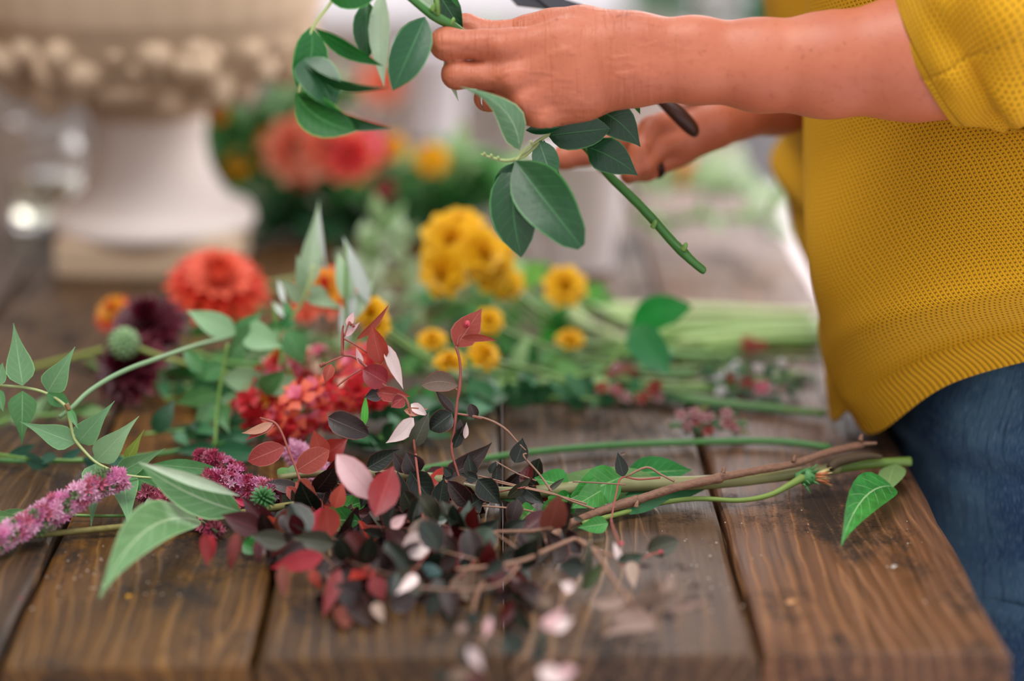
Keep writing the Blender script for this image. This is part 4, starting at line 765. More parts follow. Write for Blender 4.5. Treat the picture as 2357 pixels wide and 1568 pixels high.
BL = [((512, 870), (635, 880), 60, J3), ((505, 905), (395, 930), 52, J2), ((508, 915), (592, 948), 44, J1), ((500, 930), (440, 990), 56, J1), ((500, 935), (530, 1000), 60, J2), ((495, 1000), (380, 985), 44, leafm('3a7450')), ((495, 1010), (600, 1000), 44, leafm('3a7450')), ((495, 1030), (400, 1040), 34, leafm('2f6a48')), ((498, 1035), (620, 1050), 50, leafm('2f6a48')), ((470, 860), (420, 800), 40, J2),
      ((545, 770), (430, 715), 60, J3), ((545, 780), (600, 720), 50, J2), ((560, 760), (650, 800), 70, J3), ((600, 750), (520, 830), 60, J2), ((640, 760), (560, 830), 60, J3), ((660, 760), (700, 840), 60, J2), ((690, 880), (560, 900), 54, J3), ((600, 900), (660, 850), 50, J2), ((520, 840), (450, 870), 50, J2)]
for b, t, w, m in BL: pl(av, (*b, 1.68), (*t, 1.67+R.uniform(-.02, .03)), w, m, shape=R.choice(['acum', 'ovate']), fold=.25, h=.004, nv=7)
pv = empty('pale_vine', Q(700, 780, 1.70), 'pale grey-green vine standing up behind the burgundy pile, with a tall folded leaf', 'vine')
PG = leafm('9dbc98', 'c8d6cc', 'b8d0b0', rough=.45, trans=.3, vs=.3, blotch=.1); PW_ = leafm('c6d2cc', 'd8dcdc', 'b8c8bc', rough=.45, trans=.2, vs=.2, blotch=.1)
tube('stem', PT([(640, 880, 1.70, 4), (650, 800, 1.70, 4), (672, 735, 1.69, 4.5), (690, 705, 1.685, 5), (710, 660, 1.68, 4.5), (722, 610, 1.68, 4)]), stemp, pv); tube('stem', PT([(690, 900, 1.70, 5), (650, 820, 1.70, 5), (635, 740, 1.70, 5), (630, 700, 1.70, 4)]), stemg, pv)
tube('twig', PT([(800, 860, 1.70, 3), (800, 780, 1.69, 4), (796, 720, 1.685, 4), (796, 650, 1.68, 4), (797, 560, 1.68, 2)]), stemg, pv)
for b, t, w, m, k in [((706, 670), (735, 460), 54, PG, dict(shape='acum')), ((728, 600), (752, 618), 12, PW_, dict()), ((735, 480), (754, 622), 13, PW_, dict(roll=.4, shape='lance')), ((705, 668), (683, 586), 34, PG, dict()), ((712, 660), (762, 690), 44, PG, dict(side_bend=.1)), ((700, 690), (648, 645), 44, PG, dict()), ((655, 700), (640, 642), 14, PW_, dict()), ((700, 686), (790, 712), 30, PG, dict(roll=.3, side_bend=-.1)), ((760, 708), (792, 712), 8, G2, dict()), ((668, 735), (625, 695), 18, PW_, dict()),
                   ((670, 740), (656, 690), 26, J2, dict()), ((660, 745), (600, 765), 30, J2, dict()), ((680, 730), (640, 755), 30, leafm('2f7a44'), dict()), ((800, 650), (795, 545), 10, leafm('2f8a44'), dict(roll=.6)), ((800, 760), (815, 650), 30, PW_, dict()), ((800, 740), (860, 640), 40, PG, dict()), ((805, 700), (775, 580), 40, PG, dict(Z2=1)), ((800, 790), (785, 700), 26, PW_, dict()), ((850, 700), (790, 545), 36, PW_, dict()), ((640, 790), (560, 770), 40, J3, dict()), ((650, 800), (720, 760), 46, J2, dict()), ((806, 880), (800, 780), 24, PW_, dict())]:
    k.pop('Z2', 0); pl(pv, (*b, 1.69), (*t, 1.69+R.uniform(-.02, .03)), w, m, fold=.3, h=.004, **k)
# ------------------------------------------------------------------ broad leaves and stems in the middle
bl = empty('broad_leaf_cutting', Q(340, 1210, 1.5), 'fuzzy brown-green stem with two broad folded leaves at the left front', 'stem')
tube('stem', PT([(40, 1237, 1.50, 7), (150, 1226, 1.50, 7), (260, 1215, 1.505, 7.5), (340, 1208, 1.51, 7), (450, 1195, 1.515, 7), (560, 1180, 1.52, 8), (660, 1165, 1.52, 9), (700, 1160, 1.52, 8)]), plain('fuzzy stem', '8a8248', .75, var=.35, scale=260), bl, sides=9)
BG1 = leafm('6a9a62', '7aa56e', 'b5cca0', rough=.48, trans=.25, vs=.5, edge='9cc08a', blotch=.2); BG2 = leafm('5c8f58', '8cae88', 'b8ccae', rough=.42, trans=.25, vs=.5, edge='a8cc98', blotch=.22)
pl(bl, (462, 1200, 1.50), (228, 1378, 1.39), 106, BG1, shape='ovate', fold=.3, side_bend=.10, bend=.10, nv=14, nu=6, roll=.25, wav=.02, h=.004)
pl(bl, (552, 1142, 1.48), (318, 1064, 1.47), 30, leafm('b4c8ac', 'c0ceb8', 'd8e0d0', rough=.45, trans=.2), shape='lance', fold=.4, h=.03, nv=12)
pl(bl, (556, 1178, 1.485), (320, 1066, 1.475), 86, BG2, shape='ovate', fold=.2, side_bend=-.05, bend=.05, nv=14, nu=6, h=.02, wav=.02)
pl(bl, (360, 1150, 1.53), (320, 1215, 1.50), 40, leafm('8fa882', '9ab08c'), shape='ovate', h=.004)
pl(bl, (0, 1195, 1.52), (60, 1172, 1.52), 30, BG1, h=.004); pl(bl, (-40, 1190, 1.52), (50, 1190, 1.50), 36, BG1, h=.004)
rs = empty('leafy_cutting', Q(1600, 1100, 1.57), 'thick cut green stem with bright crinkled leaves lying to the right under the brown branch', 'stem')
tube('stem', PT([(640, 1100, 1.55, 7), (700, 1093, 1.55, 8), (820, 1090, 1.55, 9), (1000, 1103, 1.552, 14), (1080, 1128, 1.552, 14), (1200, 1135, 1.552, 15), (1400, 1118, 1.556, 17), (1600, 1112, 1.562, 17), (1760, 1100, 1.575, 14), (1900, 1082, 1.59, 13), (1925, 1076, 1.597, 16), (1935, 1075, 1.598, 10)]), plain('streaked stem', '9a9a68', .5, var=.35, scale=40), rs, sides=10, noise=.06)
tube('green_stem', PT([(1922, 1078, 1.596, 12), (1940, 1074, 1.60, 14), (2000, 1068, 1.60, 12), (2060, 1064, 1.602, 11), (2096, 1062, 1.604, 11)]), plain('mossy stem', '6a8a3c', .45, var=.2), rs, sides=9)
tube('sheath', PT([(1910, 1078, 1.585, 10), (1930, 1062, 1.588, 13), (1990, 1050, 1.592, 10), (2030, 1052, 1.595, 5)]), plain('dry sheath', '4a3a26', .7), rs)
tube('shoot', PT([(1340, 1205, 1.545, 6), (1430, 1182, 1.548, 6), (1500, 1162, 1.55, 6), (1600, 1148, 1.555, 6), (1700, 1152, 1.555, 6), (1770, 1140, 1.56, 6.5), (1820, 1115, 1.565, 8), (1850, 1098, 1.57, 11)]), plain('olive shoot', '7f9a48', .5, var=.3, scale=30), rs)
CR = leafm('489a44', '78b868', '9ccf88', rough=.32, trans=.3, vs=.5, blotch=.45, spec=.6); CR2 = leafm('2f8438', '6cb060', '8cc878', rough=.38, trans=.3, vs=.5, blotch=.4)
for b, t, w, m, k in [((1540, 1128), (1250, 1105), 90, leafm('8fbf7c', trans=.35), dict(Z=1.585)), ((1400, 1120), (1310, 1172), 66, CR, dict()), ((1432, 1098), (1306, 1150), 92, CR, dict(wav=.07, nu=8)), ((1310, 1120), (1230, 1100), 70, CR, dict(wav=.04)), ((1320, 1150), (1250, 1180), 60, CR2, dict(wav=.05)), ((1285, 1140), (1290, 1190), 50, CR, dict()), ((1440, 1090), (1592, 1082), 74, CR2, dict(Z=1.60, h=.012)), ((1410, 1168), (1540, 1150), 46, leafm('246a34', trans=.2), dict(Z=1.58)), ((1400, 1205), (1330, 1215), 40, CR, dict()), ((1240, 1130), (1150, 1150), 50, CR2, dict()),
                   ((1230, 1170), (1180, 1215), 50, CR, dict()), ((640, 1100), (672, 1078), 34, leafm('8fc878'), dict()), ((700, 1094), (650, 1090), 50, leafm('9cc890'), dict()), ((830, 1200), (700, 1190), 60, CR2, dict()), ((760, 1180), (850, 1150), 50, CR, dict()), ((980, 1090), (920, 1080), 40, J3, dict()), ((1040, 1105), (950, 1095), 30, leafm('3f7a5a'), dict()), ((700, 1210), (760, 1230), 50, CR, dict()), ((590, 1230), (560, 1250), 40, CR2, dict()),
                   ((1440, 1140), (1640, 1120), 60, leafm('2f7a48'), dict(Z=1.59)), ((1250, 1160), (1320, 1200), 40, CR, dict())]:
    Z = k.pop('Z', 1.555); pl(rs, (*b, Z), (*t, Z), w, m, fold=.2, nv=10, **{**dict(h=.005, nu=6), **k})
pl(rs, (2062, 1068, 1.60), (2040, 1140, 1.56), 60, leafm('7a9a60', '8ab070', rough=.5, trans=.3), shape='ovate', fold=-.2, h=.004, roll=.3)
pl(rs, (2056, 1120, 1.57), (1936, 1257, 1.485), 92, leafm('3f9a4c', '8cc080', 'a8d49a', rough=.4, trans=.3, blotch=.6, vs=.5), shape='ovate', fold=.35, side_bend=.08, bend=.06, nv=12, nu=6, h=.003)
cx = empty('spent_flower_head', Q(1870, 1100, 1.575), 'spent flower head with spiky green calyx and orange-tipped bristles on the stems at right', 'flower')
cg = plain('calyx', '4f8a50', .5); ct = plain('bristle', 'c87a50', .5); cy = plain('bristle pale', 'd8c88a', .5)
c0 = P(1862, 1098, 1.572)
for i in range(46):
    a = R.uniform(0, 2*math.pi); r = R.uniform(.002, .008); ax = (RT*1+UPV*.05).normalized(); d = (UPV*math.cos(a)+FWD*math.sin(a)); 
    if i < 26: p = c0 - ax*R.uniform(-.002, .006) + d*r*.6; e = p + (ax*R.uniform(.2, .9)+d*.8).normalized()*R.uniform(.004, .008); q = cg
    else: p = c0 + ax*.003 + d*r*.4; e = p + (ax*1.4+d*.7).normalized()*R.uniform(.008, .015); q = R.choice([ct, ct, cy])
    tube('bristle', [(*p, .0008), (*p.lerp(e, .5), .0009), (*e, .0002)], q, cx, sides=4, n=1)
tube('calyx', [(*(c0-RT*.009), .0022), (*(c0-RT*.004), .0048), (*c0, .0058), (*(c0+RT*.004), .004)], cg, cx, sides=10)
# ------------------------------------------------------------------ pink flower spikes
fm = {}
def floret_mesh(key, mat, size):
    if key in fm: return fm[key]
    vs = []; fs = []; n = 6
    for i in range(n):
        a = 2*math.pi*i/n; u = Vector((math.cos(a), math.sin(a), 0)); w = Vector((-math.sin(a), math.cos(a), 0)); k = len(vs)
        vs += [Vector((0, 0, 0)), u*size*.45+w*size*.22+Vector((0, 0, size*.6)), u*size*.9+Vector((0, 0, size*.75)), u*size*.45-w*size*.22+Vector((0, 0, size*.6))]; fs.append((k, k+1, k+2, k+3))
    for i in range(5):
        a = 2*math.pi*i/5+.3; u = Vector((math.cos(a), math.sin(a), 0)); k = len(vs)
        vs += [u*size*.06, u*size*.1+Vector((0, 0, size*.9)), u*size*.42+Vector((0, 0, size*1.15)), u*size*.2+Vector((0, 0, size*.5))]; fs.append((k, k+1, k+2, k+3))
    me = bpy.data.meshes.new('floret'); me.from_pydata([tuple(v) for v in vs], [], fs); me.materials.append(mat); fm[key] = me; return me
def spike(name, lab, pts, rad, n, size, mats, stem_mat, cat='flower', group=None, rot=True):
    P_ = PT([(x, y, Z, 3) for x, y, Z in pts]); root = empty(name, P_[len(P_)//2][:3], lab, cat, group); tube('stem', P_, stem_mat, root)
    c = crom(P_, 12); tot = len(c)-1
    for i in range(n):
        t = (i+.5)/n*tot; k = min(int(t), tot-1); p = Vector(c[k][:3]).lerp(Vector(c[k+1][:3]), t-k); d = (Vector(c[k+1][:3])-Vector(c[k][:3])).normalized()
        a = i*2.399; u = d.orthogonal().normalized(); v = d.cross(u); o_ = (u*math.cos(a)+v*math.sin(a)+d*R.uniform(.0, .5)).normalized()
        ta = i/n; rr = rad*(.75+.4*math.sin(math.pi*min(1, ta*1.15))) if ta < .8 else rad*(1.05-(ta-.8)*2.5)
        pos = p+o_*rr*R.uniform(.3, .65); pos.z = max(pos.z, TZ+.003)
        m = R.choice(mats); s = size*R.uniform(.75, 1.2)
        o = link('floret', floret_mesh((name, m.name, round(size, 4)), m, size), root, pos, o_.to_track_quat('Z', 'Y') @ Matrix.Rotation(R.uniform(0, 6), 4, 'Z').to_quaternion()); o.scale = (s/size,)*3
    return root
pk1 = plain('pink petal', 'e89cc8', .6, trans=.25, var=.2); pk2 = plain('light pink petal', 'f6c4de', .6, trans=.25, var=.15); pk3 = plain('magenta bud', 'b03a60', .6, var=.2); pk4 = plain('dusty rose', 'c87088', .6, var=.2); pk5 = plain('dried rose', '8a4450', .6, var=.2); gb = plain('green bud', '6f8a5c', .6)
spike('pink_flower_spike', 'long fluffy pink flower spike pointing to the lower left corner', [(290, 1098, 1.52), (230, 1115, 1.51), (160, 1155, 1.50), (90, 1192, 1.49), (30, 1225, 1.475), (-30, 1262, 1.46)], .0085, 240, .0048, [pk1, pk1, pk2, pk2, pk2, pk4, gb], gb)
spike('pink_flower_spike', 'wilted rose spike under the big folded leaf at left', [(320, 1130, 1.53), (360, 1150, 1.53), (410, 1165, 1.525), (450, 1190, 1.52), (500, 1225, 1.50)], .0072, 120, .0042, [pk4, pk5, pk5, pk3], gb)
spike('pink_flower_spike', 'short magenta-tipped spike above the big folded leaf', [(560, 1095, 1.56), (530, 1078, 1.56), (495, 1058, 1.565), (456, 1050, 1.57)], .0062, 110, .0036, [pk1, pk3, pk3, pk4], gb)
spike('pink_flower_spike', 'pink and magenta spike ending in a green bud beside the maroon leaf', [(470, 1100, 1.55), (510, 1105, 1.548), (560, 1118, 1.545), (600, 1128, 1.54), (630, 1135, 1.535)], .0078, 130, .0042, [pk1, pk2, pk3, pk3, pk4], gb)
spike('pink_flower_spike', 'pale pink spike behind the small red sprig', [(660, 1030, 1.60), (690, 1050, 1.60), (720, 1075, 1.59), (750, 1110, 1.58)], .0085, 90, .0048, [pk1, pk2, pk2], gb)
gh = empty('green_seed_head', Q(605, 1148, 1.50, .012), 'small prickly green seed head between pink spike and maroon leaves', 'seed head')
for i in range(70):
    z = 1-2*(i+.5)/70; a = i*2.399; d = Vector((math.cos(a)*math.sqrt(1-z*z), math.sin(a)*math.sqrt(1-z*z), z)); c = LOC[gh]
    tube('spine', [(*(c+d*.003), .0012), (*(c+d*.0085), .0003)], cg, gh, sides=4, n=1)
# ------------------------------------------------------------------ urn
white = plain('chalky white plaster', 'e6dcd8', .75, var=.06, scale=14)
agedw = plain('aged cream plaster', 'c8b096', .8, var=.12, scale=12)
UZ = 2.17; uc = T(335, 628); ucx, ucy = uc.x, uc.y+.06; UC = Vector((ucx, ucy, TZ))
urn = empty('urn', (ucx, ucy, TZ), 'large whitewashed garden urn on a flared foot at the left rear of the table', 'urn')
def lathe(name, prof_, mat, par, c, n=64, rad=None, smooth=True):
    vs = []; fs = []; m = len(prof_)
    for j in range(n):
        a = 2*math.pi*j/n
        for r, z in prof_: rr = r*(rad(a, z) if rad else 1); vs.append((c[0]+rr*math.cos(a), c[1]+rr*math.sin(a), c[2]+z))
    for j in range(n):
        for i in range(m-1): a = j*m+i; b = ((j+1) % n)*m+i; fs.append((a, b, b+1, a+1))
    return mk(name, vs, fs, mat, par, c, smooth=smooth)
def dn(pts, n=5): return [tuple(p) for p in crom(pts, n)]
k_ = UZ/F
sq = lambda a, z: 1.0/ (max(abs(math.cos(a+.0)), abs(math.sin(a)))**.75)*.93   # softened square plinth
lathe('plinth', [(0, 0), (.088, 0), (.090, .003), (.090, .026), (.087, .031), (.0, .031)], agedw, urn, UC, rad=sq, smooth=False)
lathe('foot', dn([(.090, .031), (.092, .037), (.088, .046), (.078, .050), (.070, .056), (.060, .070), (.052, .088), (.049, .108), (.051, .124), (.049, .128), (.046, .132)]), white, urn, UC)
lathe('stem_ring', dn([(.046, .131), (.054, .134), (.057, .139), (.053, .145), (.046, .148)]), agedw, urn, UC)
lathe('bowl', dn([(.045, .147), (.074, .150), (.106, .163), (.132, .185), (.149, .215), (.156, .25), (.158, .285), (.158, .31), (.172, .325), (.178, .330), (.172, .336), (.158, .328), (.148, .30), (.13, .22), (.10, .18), (.0, .17)]), agedw, urn, UC, n=96, rad=lambda a, z: 1+.03*abs(math.cos(a*16))*(1 if z > .222 and z < .31 else 0))
om = bpy.data.meshes.new('ornament'); bm = bmesh.new(); bmesh.ops.create_icosphere(bm, subdivisions=2, radius=1); bm.to_mesh(om); bm.free(); om.materials.append(agedw); om.polygons.foreach_set('use_smooth', [True]*len(om.polygons))
def blob(name, me, par, c, sc, rot=None):
    o = link(name, me, par, c, rot); o.scale = sc; return o
for i in range(120):   # lumpy garland of leaves and fruit round the lower bowl
    a = i*2.399; t = R.random(); z = .158+.055*t; r = float(np.interp(z, [.15, .165, .19, .22], [.078, .108, .135, .149])); s = R.uniform(.006, .019)*(1 if i % 3 else .7)
    blob('ornament', om, urn, UC+Vector((math.cos(a)*r, math.sin(a)*r, z)), (s*R.uniform(.8, 1.3), s*R.uniform(.8, 1.3), s*R.uniform(.8, 1.5)), Matrix.Rotation(R.uniform(0, 3), 4, 'X').to_quaternion())
# ------------------------------------------------------------------ glass jar
def glassm(name, tint=(1, 1, 1, 1)):
    m, t, b, o = new_mat(name); b.inputs['Base Color'].default_value = tint; b.inputs['Transmission Weight'].default_value = 1; b.inputs['Roughness'].default_value = .02; b.inputs['IOR'].default_value = 1.45; return m
glass = glassm('clear glass'); waterm = glassm('water', (.93, .95, .80, 1))
jc = T(98, 534); jc = Vector((jc.x, jc.y+.03, TZ))
jar = empty('glass_jar', jc, 'clear glass jar half full of water beside the urn at the left edge', 'jar')
lathe('jar_body', dn([(0, .001), (.028, .001), (.0335, .004), (.0345, .012), (.0345, .070), (.033, .080), (.030, .087), (.0305, .098), (.032, .100), (.0305, .101), (.0285, .098), (.0283, .088), (.0315, .079), (.0328, .070), (.0328, .012), (.030, .007), (.0, .006)], 3), glass, jar, jc, n=48)
lathe('water', [(0, .0072), (.0295, .0076), (.0322, .013), (.0322, .046), (0, .046)], waterm, jar, jc, n=40)
# ------------------------------------------------------------------ white cups / buckets
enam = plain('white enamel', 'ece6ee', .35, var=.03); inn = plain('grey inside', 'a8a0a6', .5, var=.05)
def pail(name, lab, c, r0, r1, h, tilt=None):
    root = empty(name, c, lab, 'bucket'); 
    b = lathe('wall', [(0, 0), (r0, 0), (r0+.001, .003), (r1, h-.004), (r1+.002, h-.002), (r1+.002, h), (r1-.001, h), (r1-.002, h-.003), (r0-.002, .004), (0, .003)], enam, root, c, n=56)
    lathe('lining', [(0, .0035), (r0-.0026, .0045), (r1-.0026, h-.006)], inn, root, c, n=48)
    return root
c = T(1338, 634); c = Vector((c.x, c.y+.03, TZ)); p1 = pail('white_cup', 'white tapered cup on the table behind the trimmed stem, right of the hanging leaves', c, .028, .0415, .105)
c = T(985, 335); c = Vector((c.x, c.y+.04, TZ)); pail('white_cup', 'far white cup behind the near fingers, beyond the bouquet', c, .034, .042, .098)
c = T(1500, 60); 
# ------------------------------------------------------------------ blooms
PM = {}
def petal_mesh(key, mat, L, w, cup=.25, curl=.3, shape='ellip', nu=2, nv=4):
    k = (key, mat.name, round(L, 4), round(w, 4), cup, curl)
    if k in PM: return PM[k]
    vs = []; fs = []
    for i in range(nv+1):
        s = i/nv
        for j in range(nu+1):
            q = 2*j/nu-1; hw = w/2*max(prof(shape, s), .12); vs.append((q*hw, s*L*(1-.2*curl*s), curl*L*s*s + cup*abs(q)*hw))
    for i in range(nv):
        for j in range(nu): a = i*(nu+1)+j; fs.append((a, a+1, a+nu+2, a+nu+1))
    me = bpy.data.meshes.new('petal'); me.from_pydata(vs, [], fs); me.materials.append(mat); me.polygons.foreach_set('use_smooth', [True]*len(fs)); PM[k] = me; return me
def clampz(p): 
    p = Vector(p); p.z = max(p.z, TZ+.003); return p
def dahlia(root, c, ax, r, mats, layers=6, per=14, shape='ellip', open_=1.35, wf=.42):
    ax = Vector(ax).normalized(); u = ax.orthogonal().normalized(); v = ax.cross(u)
    for l in range(layers):
        f = l/(layers-1) if layers > 1 else 1; el = .12+open_*f; Lp = r*(.42+.58*f); n = max(5, int(per*(.5+.5*f)))
        me = petal_mesh('p', mats[l % len(mats)], Lp, Lp*wf+.002, .45, -.15 if f > .5 else .25, shape)
        for k in range(n):
            a = 2*math.pi*(k+.5*(l % 2))/n+R.uniform(-.08, .08); o_ = u*math.cos(a)+v*math.sin(a); d = (ax*math.cos(el)+o_*math.sin(el)).normalized(); nn = (ax*math.sin(el)-o_*math.cos(el)).normalized(); s = d.cross(nn)
            M3 = Matrix((s, d, nn)).transposed(); p = clampz(c+ax*(r*.25*(1-f)))
            link('petal', me, root, p, M3.to_quaternion())
def bloom_thing(name, lab, cat, c, ax, r, mats, group=None, stem=None, heart=None, **k):
    root = empty(name, c, lab, cat, group); dahlia(root, Vector(c), ax, r, mats, **k)
    if heart: q = MB(); me = om.copy(); me.materials.clear(); me.materials.append(heart); blob('flower_center', me, root, Vector(c)+Vector(ax).normalized()*r*.12, (r*.22,)*3)
    if stem: tube('stem', PT(stem), stemg, root)
    return root
O1 = plain('coral petal', 'ee5a38', .55, trans=.35, var=.15); O2 = plain('salmon petal', 'f4785c', .55, trans=.35, var=.12); O3 = plain('red petal', 'd2301f', .55, trans=.3, var=.15); YO = plain('amber petal', 'e09a20', .55, trans=.35)
B1 = plain('burgundy petal', '4a0a1e', .5, trans=.1, var=.25); B2 = plain('wine petal', '66122a', .5, trans=.12, var=.2)
Y1 = plain('yellow petal', 'f2c21e', .5, trans=.35, var=.1); Y2 = plain('golden petal', 'eeb010', .5, trans=.35, var=.1); PKP = plain('pink flower petal', 'f08aa4', .5, trans=.3, var=.1); RDP = plain('scarlet petal', 'd8323c', .5, trans=.3, var=.18); CRP = plain('cream petal', 'f0d8c0', .5, trans=.3); PCH = plain('peach petal', 'f6a888', .5, trans=.3, var=.12); WH = plain('white petal', 'e8e6ea', .5, trans=.3, var=.05)
bloom_thing('dahlia', 'orange red dahlia with salmon outer petals in front of the urn foot', 'flower', P(500, 668, 1.86), (.15, -.45, .85), .040, [O3, O1, O1, O2, O2, O2], layers=9, per=18, heart=O3, stem=[(560, 720, 1.86, 6), (640, 800, 1.84, 6), (760, 850, 1.82, 6)])
bloom_thing('dahlia', 'upper dark burgundy dahlia left of the orange one', 'flower', Q(345, 755, 1.80, .02), (-.1, -.5, .8), .031, [B1, B2, B1, B2], layers=7, per=16, stem=[(380, 790, 1.80, 6), (500, 830, 1.80, 6), (620, 850, 1.8, 6)])
bloom_thing('dahlia', 'lower dark burgundy dahlia lying on the planks under the green bud', 'flower', Q(300, 850, 1.76, .015), (-.3, -.6, .5), .029, [B1, B1, B2, B1], layers=7, per=16)
bloom_thing('zinnia', 'small amber and orange bloom peeking out left of the burgundy dahlia', 'flower', Q(265, 722, 1.86, .02), (-.3, -.5, .7), .017, [YO, O1, YO, O1], layers=4, per=12)
bloom_thing('zinnia', 'orange bloom half hidden behind the pale folded leaves', 'flower', Q(750, 672, 1.80, .03), (0, -.6, .6), .024, [O1, O2, YO, O2], layers=4, per=12)
bloom_thing('zinnia', 'small orange bloom low behind the pale vine stem', 'flower', Q(705, 710, 1.80, .02), (0, -.6, .6), .012, [O1, YO], layers=3, per=10)
gbud = empty('flower_bud', Q(285, 790, 1.74, .02), 'fuzzy pale green bud in front of the burgundy dahlias', 'bud')
for i in range(60):
    z = 1-2*(i+.5)/60; a = i*2.399; d = Vector((math.cos(a)*math.sqrt(1-z*z), math.sin(a)*math.sqrt(1-z*z), z)); c = LOC[gbud]; tube('sepal', [(*(c+d*.002), .0028), (*(c+d*.012), .0012)], plain('bud green', '86a878', .6) if i == 0 else bpy.data.materials['bud green'], gbud, sides=5, n=1)
tube('stem', PT([(300, 795, 1.74, 6), (400, 830, 1.745, 6), (480, 850, 1.75, 6), (560, 870, 1.75, 5)]), plain('yellowish stem', '8a9a4c', .5), gbud); tube('stem', PT([(60, 850, 1.80, 7), (160, 825, 1.79, 7), (260, 800, 1.78, 7)]), bpy.data.materials['yellowish stem'], gbud)
# snapdragons: spikes of ruffled florets, each floret a part
SM = {}
def snap_mesh(mat, mat2, s):
    k = (mat.name, mat2.name)
    if k in SM: return SM[k]
    vs = []; fs = []; mi = []; rr = random.Random(len(SM)+4); 
    for l, (n, el, Lp, w) in enumerate(((5, 1.0, 1.0, .75), (4, .45, .75, .6))):
        for i in range(n):
            a = 2*math.pi*(i+.3*l)/n; o_ = Vector((math.cos(a), math.sin(a), 0)); t = Vector((-math.sin(a), math.cos(a), 0)); b = len(vs)
            for ii in range(4):
                ss_ = ii/3
                for jj in range(3): q = jj-1; e = el*(.5+ss_*.7); p = o_*(math.sin(e)*Lp*ss_)+Vector((0, 0, math.cos(e)*Lp*ss_+.25))+t*(q*w*(.3+.7*ss_)/2)+Vector((0, 0, rr.uniform(-.12, .12)*ss_)); vs.append(p*s)
            for ii in range(3):
                for jj in range(2): x = b+ii*3+jj; fs.append((x, x+1, x+4, x+3)); mi.append(l)
    me = bpy.data.meshes.new('floret'); me.from_pydata([tuple(v) for v in vs], [], fs); me.materials.append(mat); me.materials.append(mat2); me.polygons.foreach_set('material_index', mi); me.polygons.foreach_set('use_smooth', [True]*len(fs)); SM[k] = me; return me
def snap(name, lab, pts, n, rad, s, pairs, ctip=None, leaves=0, cat='flower', group=None):
    P_ = PT([(x, y, Z, 5) for x, y, Z in pts]); root = empty(name, P_[len(P_)//2][:3], lab, cat, group); tube('stem', P_, stemg, root); c = crom(P_, 8); tot = len(c)-1
    for i in range(n):
        t = (i+.5)/n*tot; k = min(int(t), tot-1); p = Vector(c[k][:3]).lerp(Vector(c[k+1][:3]), t-k); d = (Vector(c[k+1][:3])-Vector(c[k][:3])).normalized(); a = i*2.399; u = d.orthogonal().normalized(); v = d.cross(u)
        o_ = (u*math.cos(a)+v*math.sin(a)+d*.3).normalized(); 
        if o_.y > .4: o_.y *= -.3; o_.normalize()
        pr = R.choice(pairs); o = link('floret', snap_mesh(*pr, s), root, clampz(p+o_*rad*R.uniform(.1, .6)), o_.to_track_quat('Z', 'Y')); o.scale = (R.uniform(.75, 1.2),)*3
    return root
snap('snapdragon', 'red and coral snapdragon spike lying behind the burgundy sprigs', [(860, 880, 1.66), (800, 900, 1.66), (740, 925, 1.66), (690, 955, 1.65), (650, 985, 1.65)], 30, .016, .012, [(RDP, PKP), (RDP, CRP), (O2, PKP), (RDP, RDP), (O2, RDP), (PKP, RDP)])
snap('snapdragon', 'pink and scarlet snapdragon spike left of the red one', [(720, 840, 1.72), (660, 850, 1.72), (620, 890, 1.70), (590, 930, 1.69), (560, 960, 1.68)], 24, .014, .011, [(PKP, RDP), (RDP, YO), (PKP, PKP), (RDP, PKP), (RDP, RDP)])
snap('snapdragon', 'pale cream and pink snapdragon tip below the leaning pale leaf', [(760, 830, 1.73), (710, 835, 1.73), (660, 825, 1.73), (635, 810, 1.73)], 12, .012, .010, [(CRP, PKP), (PKP, PKP), (CRP, CRP)])
snap('snapdragon', 'coral and pink snapdragon behind the tall red leaf sprig', [(880, 830, 1.70), (840, 850, 1.70), (820, 890, 1.69)], 14, .014, .011, [(RDP, PKP), (O2, PKP)])
# yellow blooms
YC = plain('amber heart', 'c88a10', .6)
def ybloom(x, y, Z, r, lab, n=2, cat='flower', ax=(0, -.75, .5)):
    c = P(x, y, Z); g = Zt(y); 
    root = bloom_thing('yellow_flower', lab, cat, c, ax, r*1.15, [Y2, Y1, Y1, Y1], layers=4, per=8, shape='obov', open_=1.2, wf=.85, heart=Y1)
    h0 = c.z-TZ
    tube('stem', [(c.x, c.y+.005, c.z-.003, .0018), (c.x+.03, c.y+.03, TZ+max(h0*.55, .006), .0018), (c.x+.09, c.y+.04, TZ+.004, .0018), (c.x+.2, c.y+.03, TZ+.004, .0018)], stemg, root)
    return root
ybloom(1040, 560, 1.85, .022, 'largest yellow bloom of the cluster above the middle of the table'); ybloom(1105, 585, 1.84, .019, 'yellow bloom at the right of the big yellow cluster', ax=(.3, -.8, .4)); ybloom(1025, 625, 1.83, .018, 'lower left yellow bloom of the big yellow cluster', ax=(-.3, -.8, .2)); ybloom(1060, 530, 1.86, .018, 'topmost yellow bloom of the big yellow cluster', ax=(0, -.5, .8)); ybloom(1130, 620, 1.85, .017, 'lower right yellow bloom of the big yellow cluster', ax=(.3, -.7, .1)); ybloom(1165, 655, 1.88, .013, 'small yellow bloom tucked under the big cluster')
ybloom(1160, 575, 1.93, .009, 'tiny yellow bloom right of the big cluster'); ybloom(1300, 662, 1.86, .0155, 'yellow bloom in front of the white cup'); ybloom(855, 722, 1.72, .011, 'yellow bloom above the red leaf sprig'); ybloom(868, 752, 1.72, .009, 'small yellow bloom directly behind the red leaf sprig'); ybloom(995, 787, 1.78, .010, 'yellow bloom between the two burgundy sprigs', ax=(0, -.5, .9)); ybloom(1312, 786, 1.84, .010, 'flat yellow bloom under the white cup', ax=(0, -.4, .9))
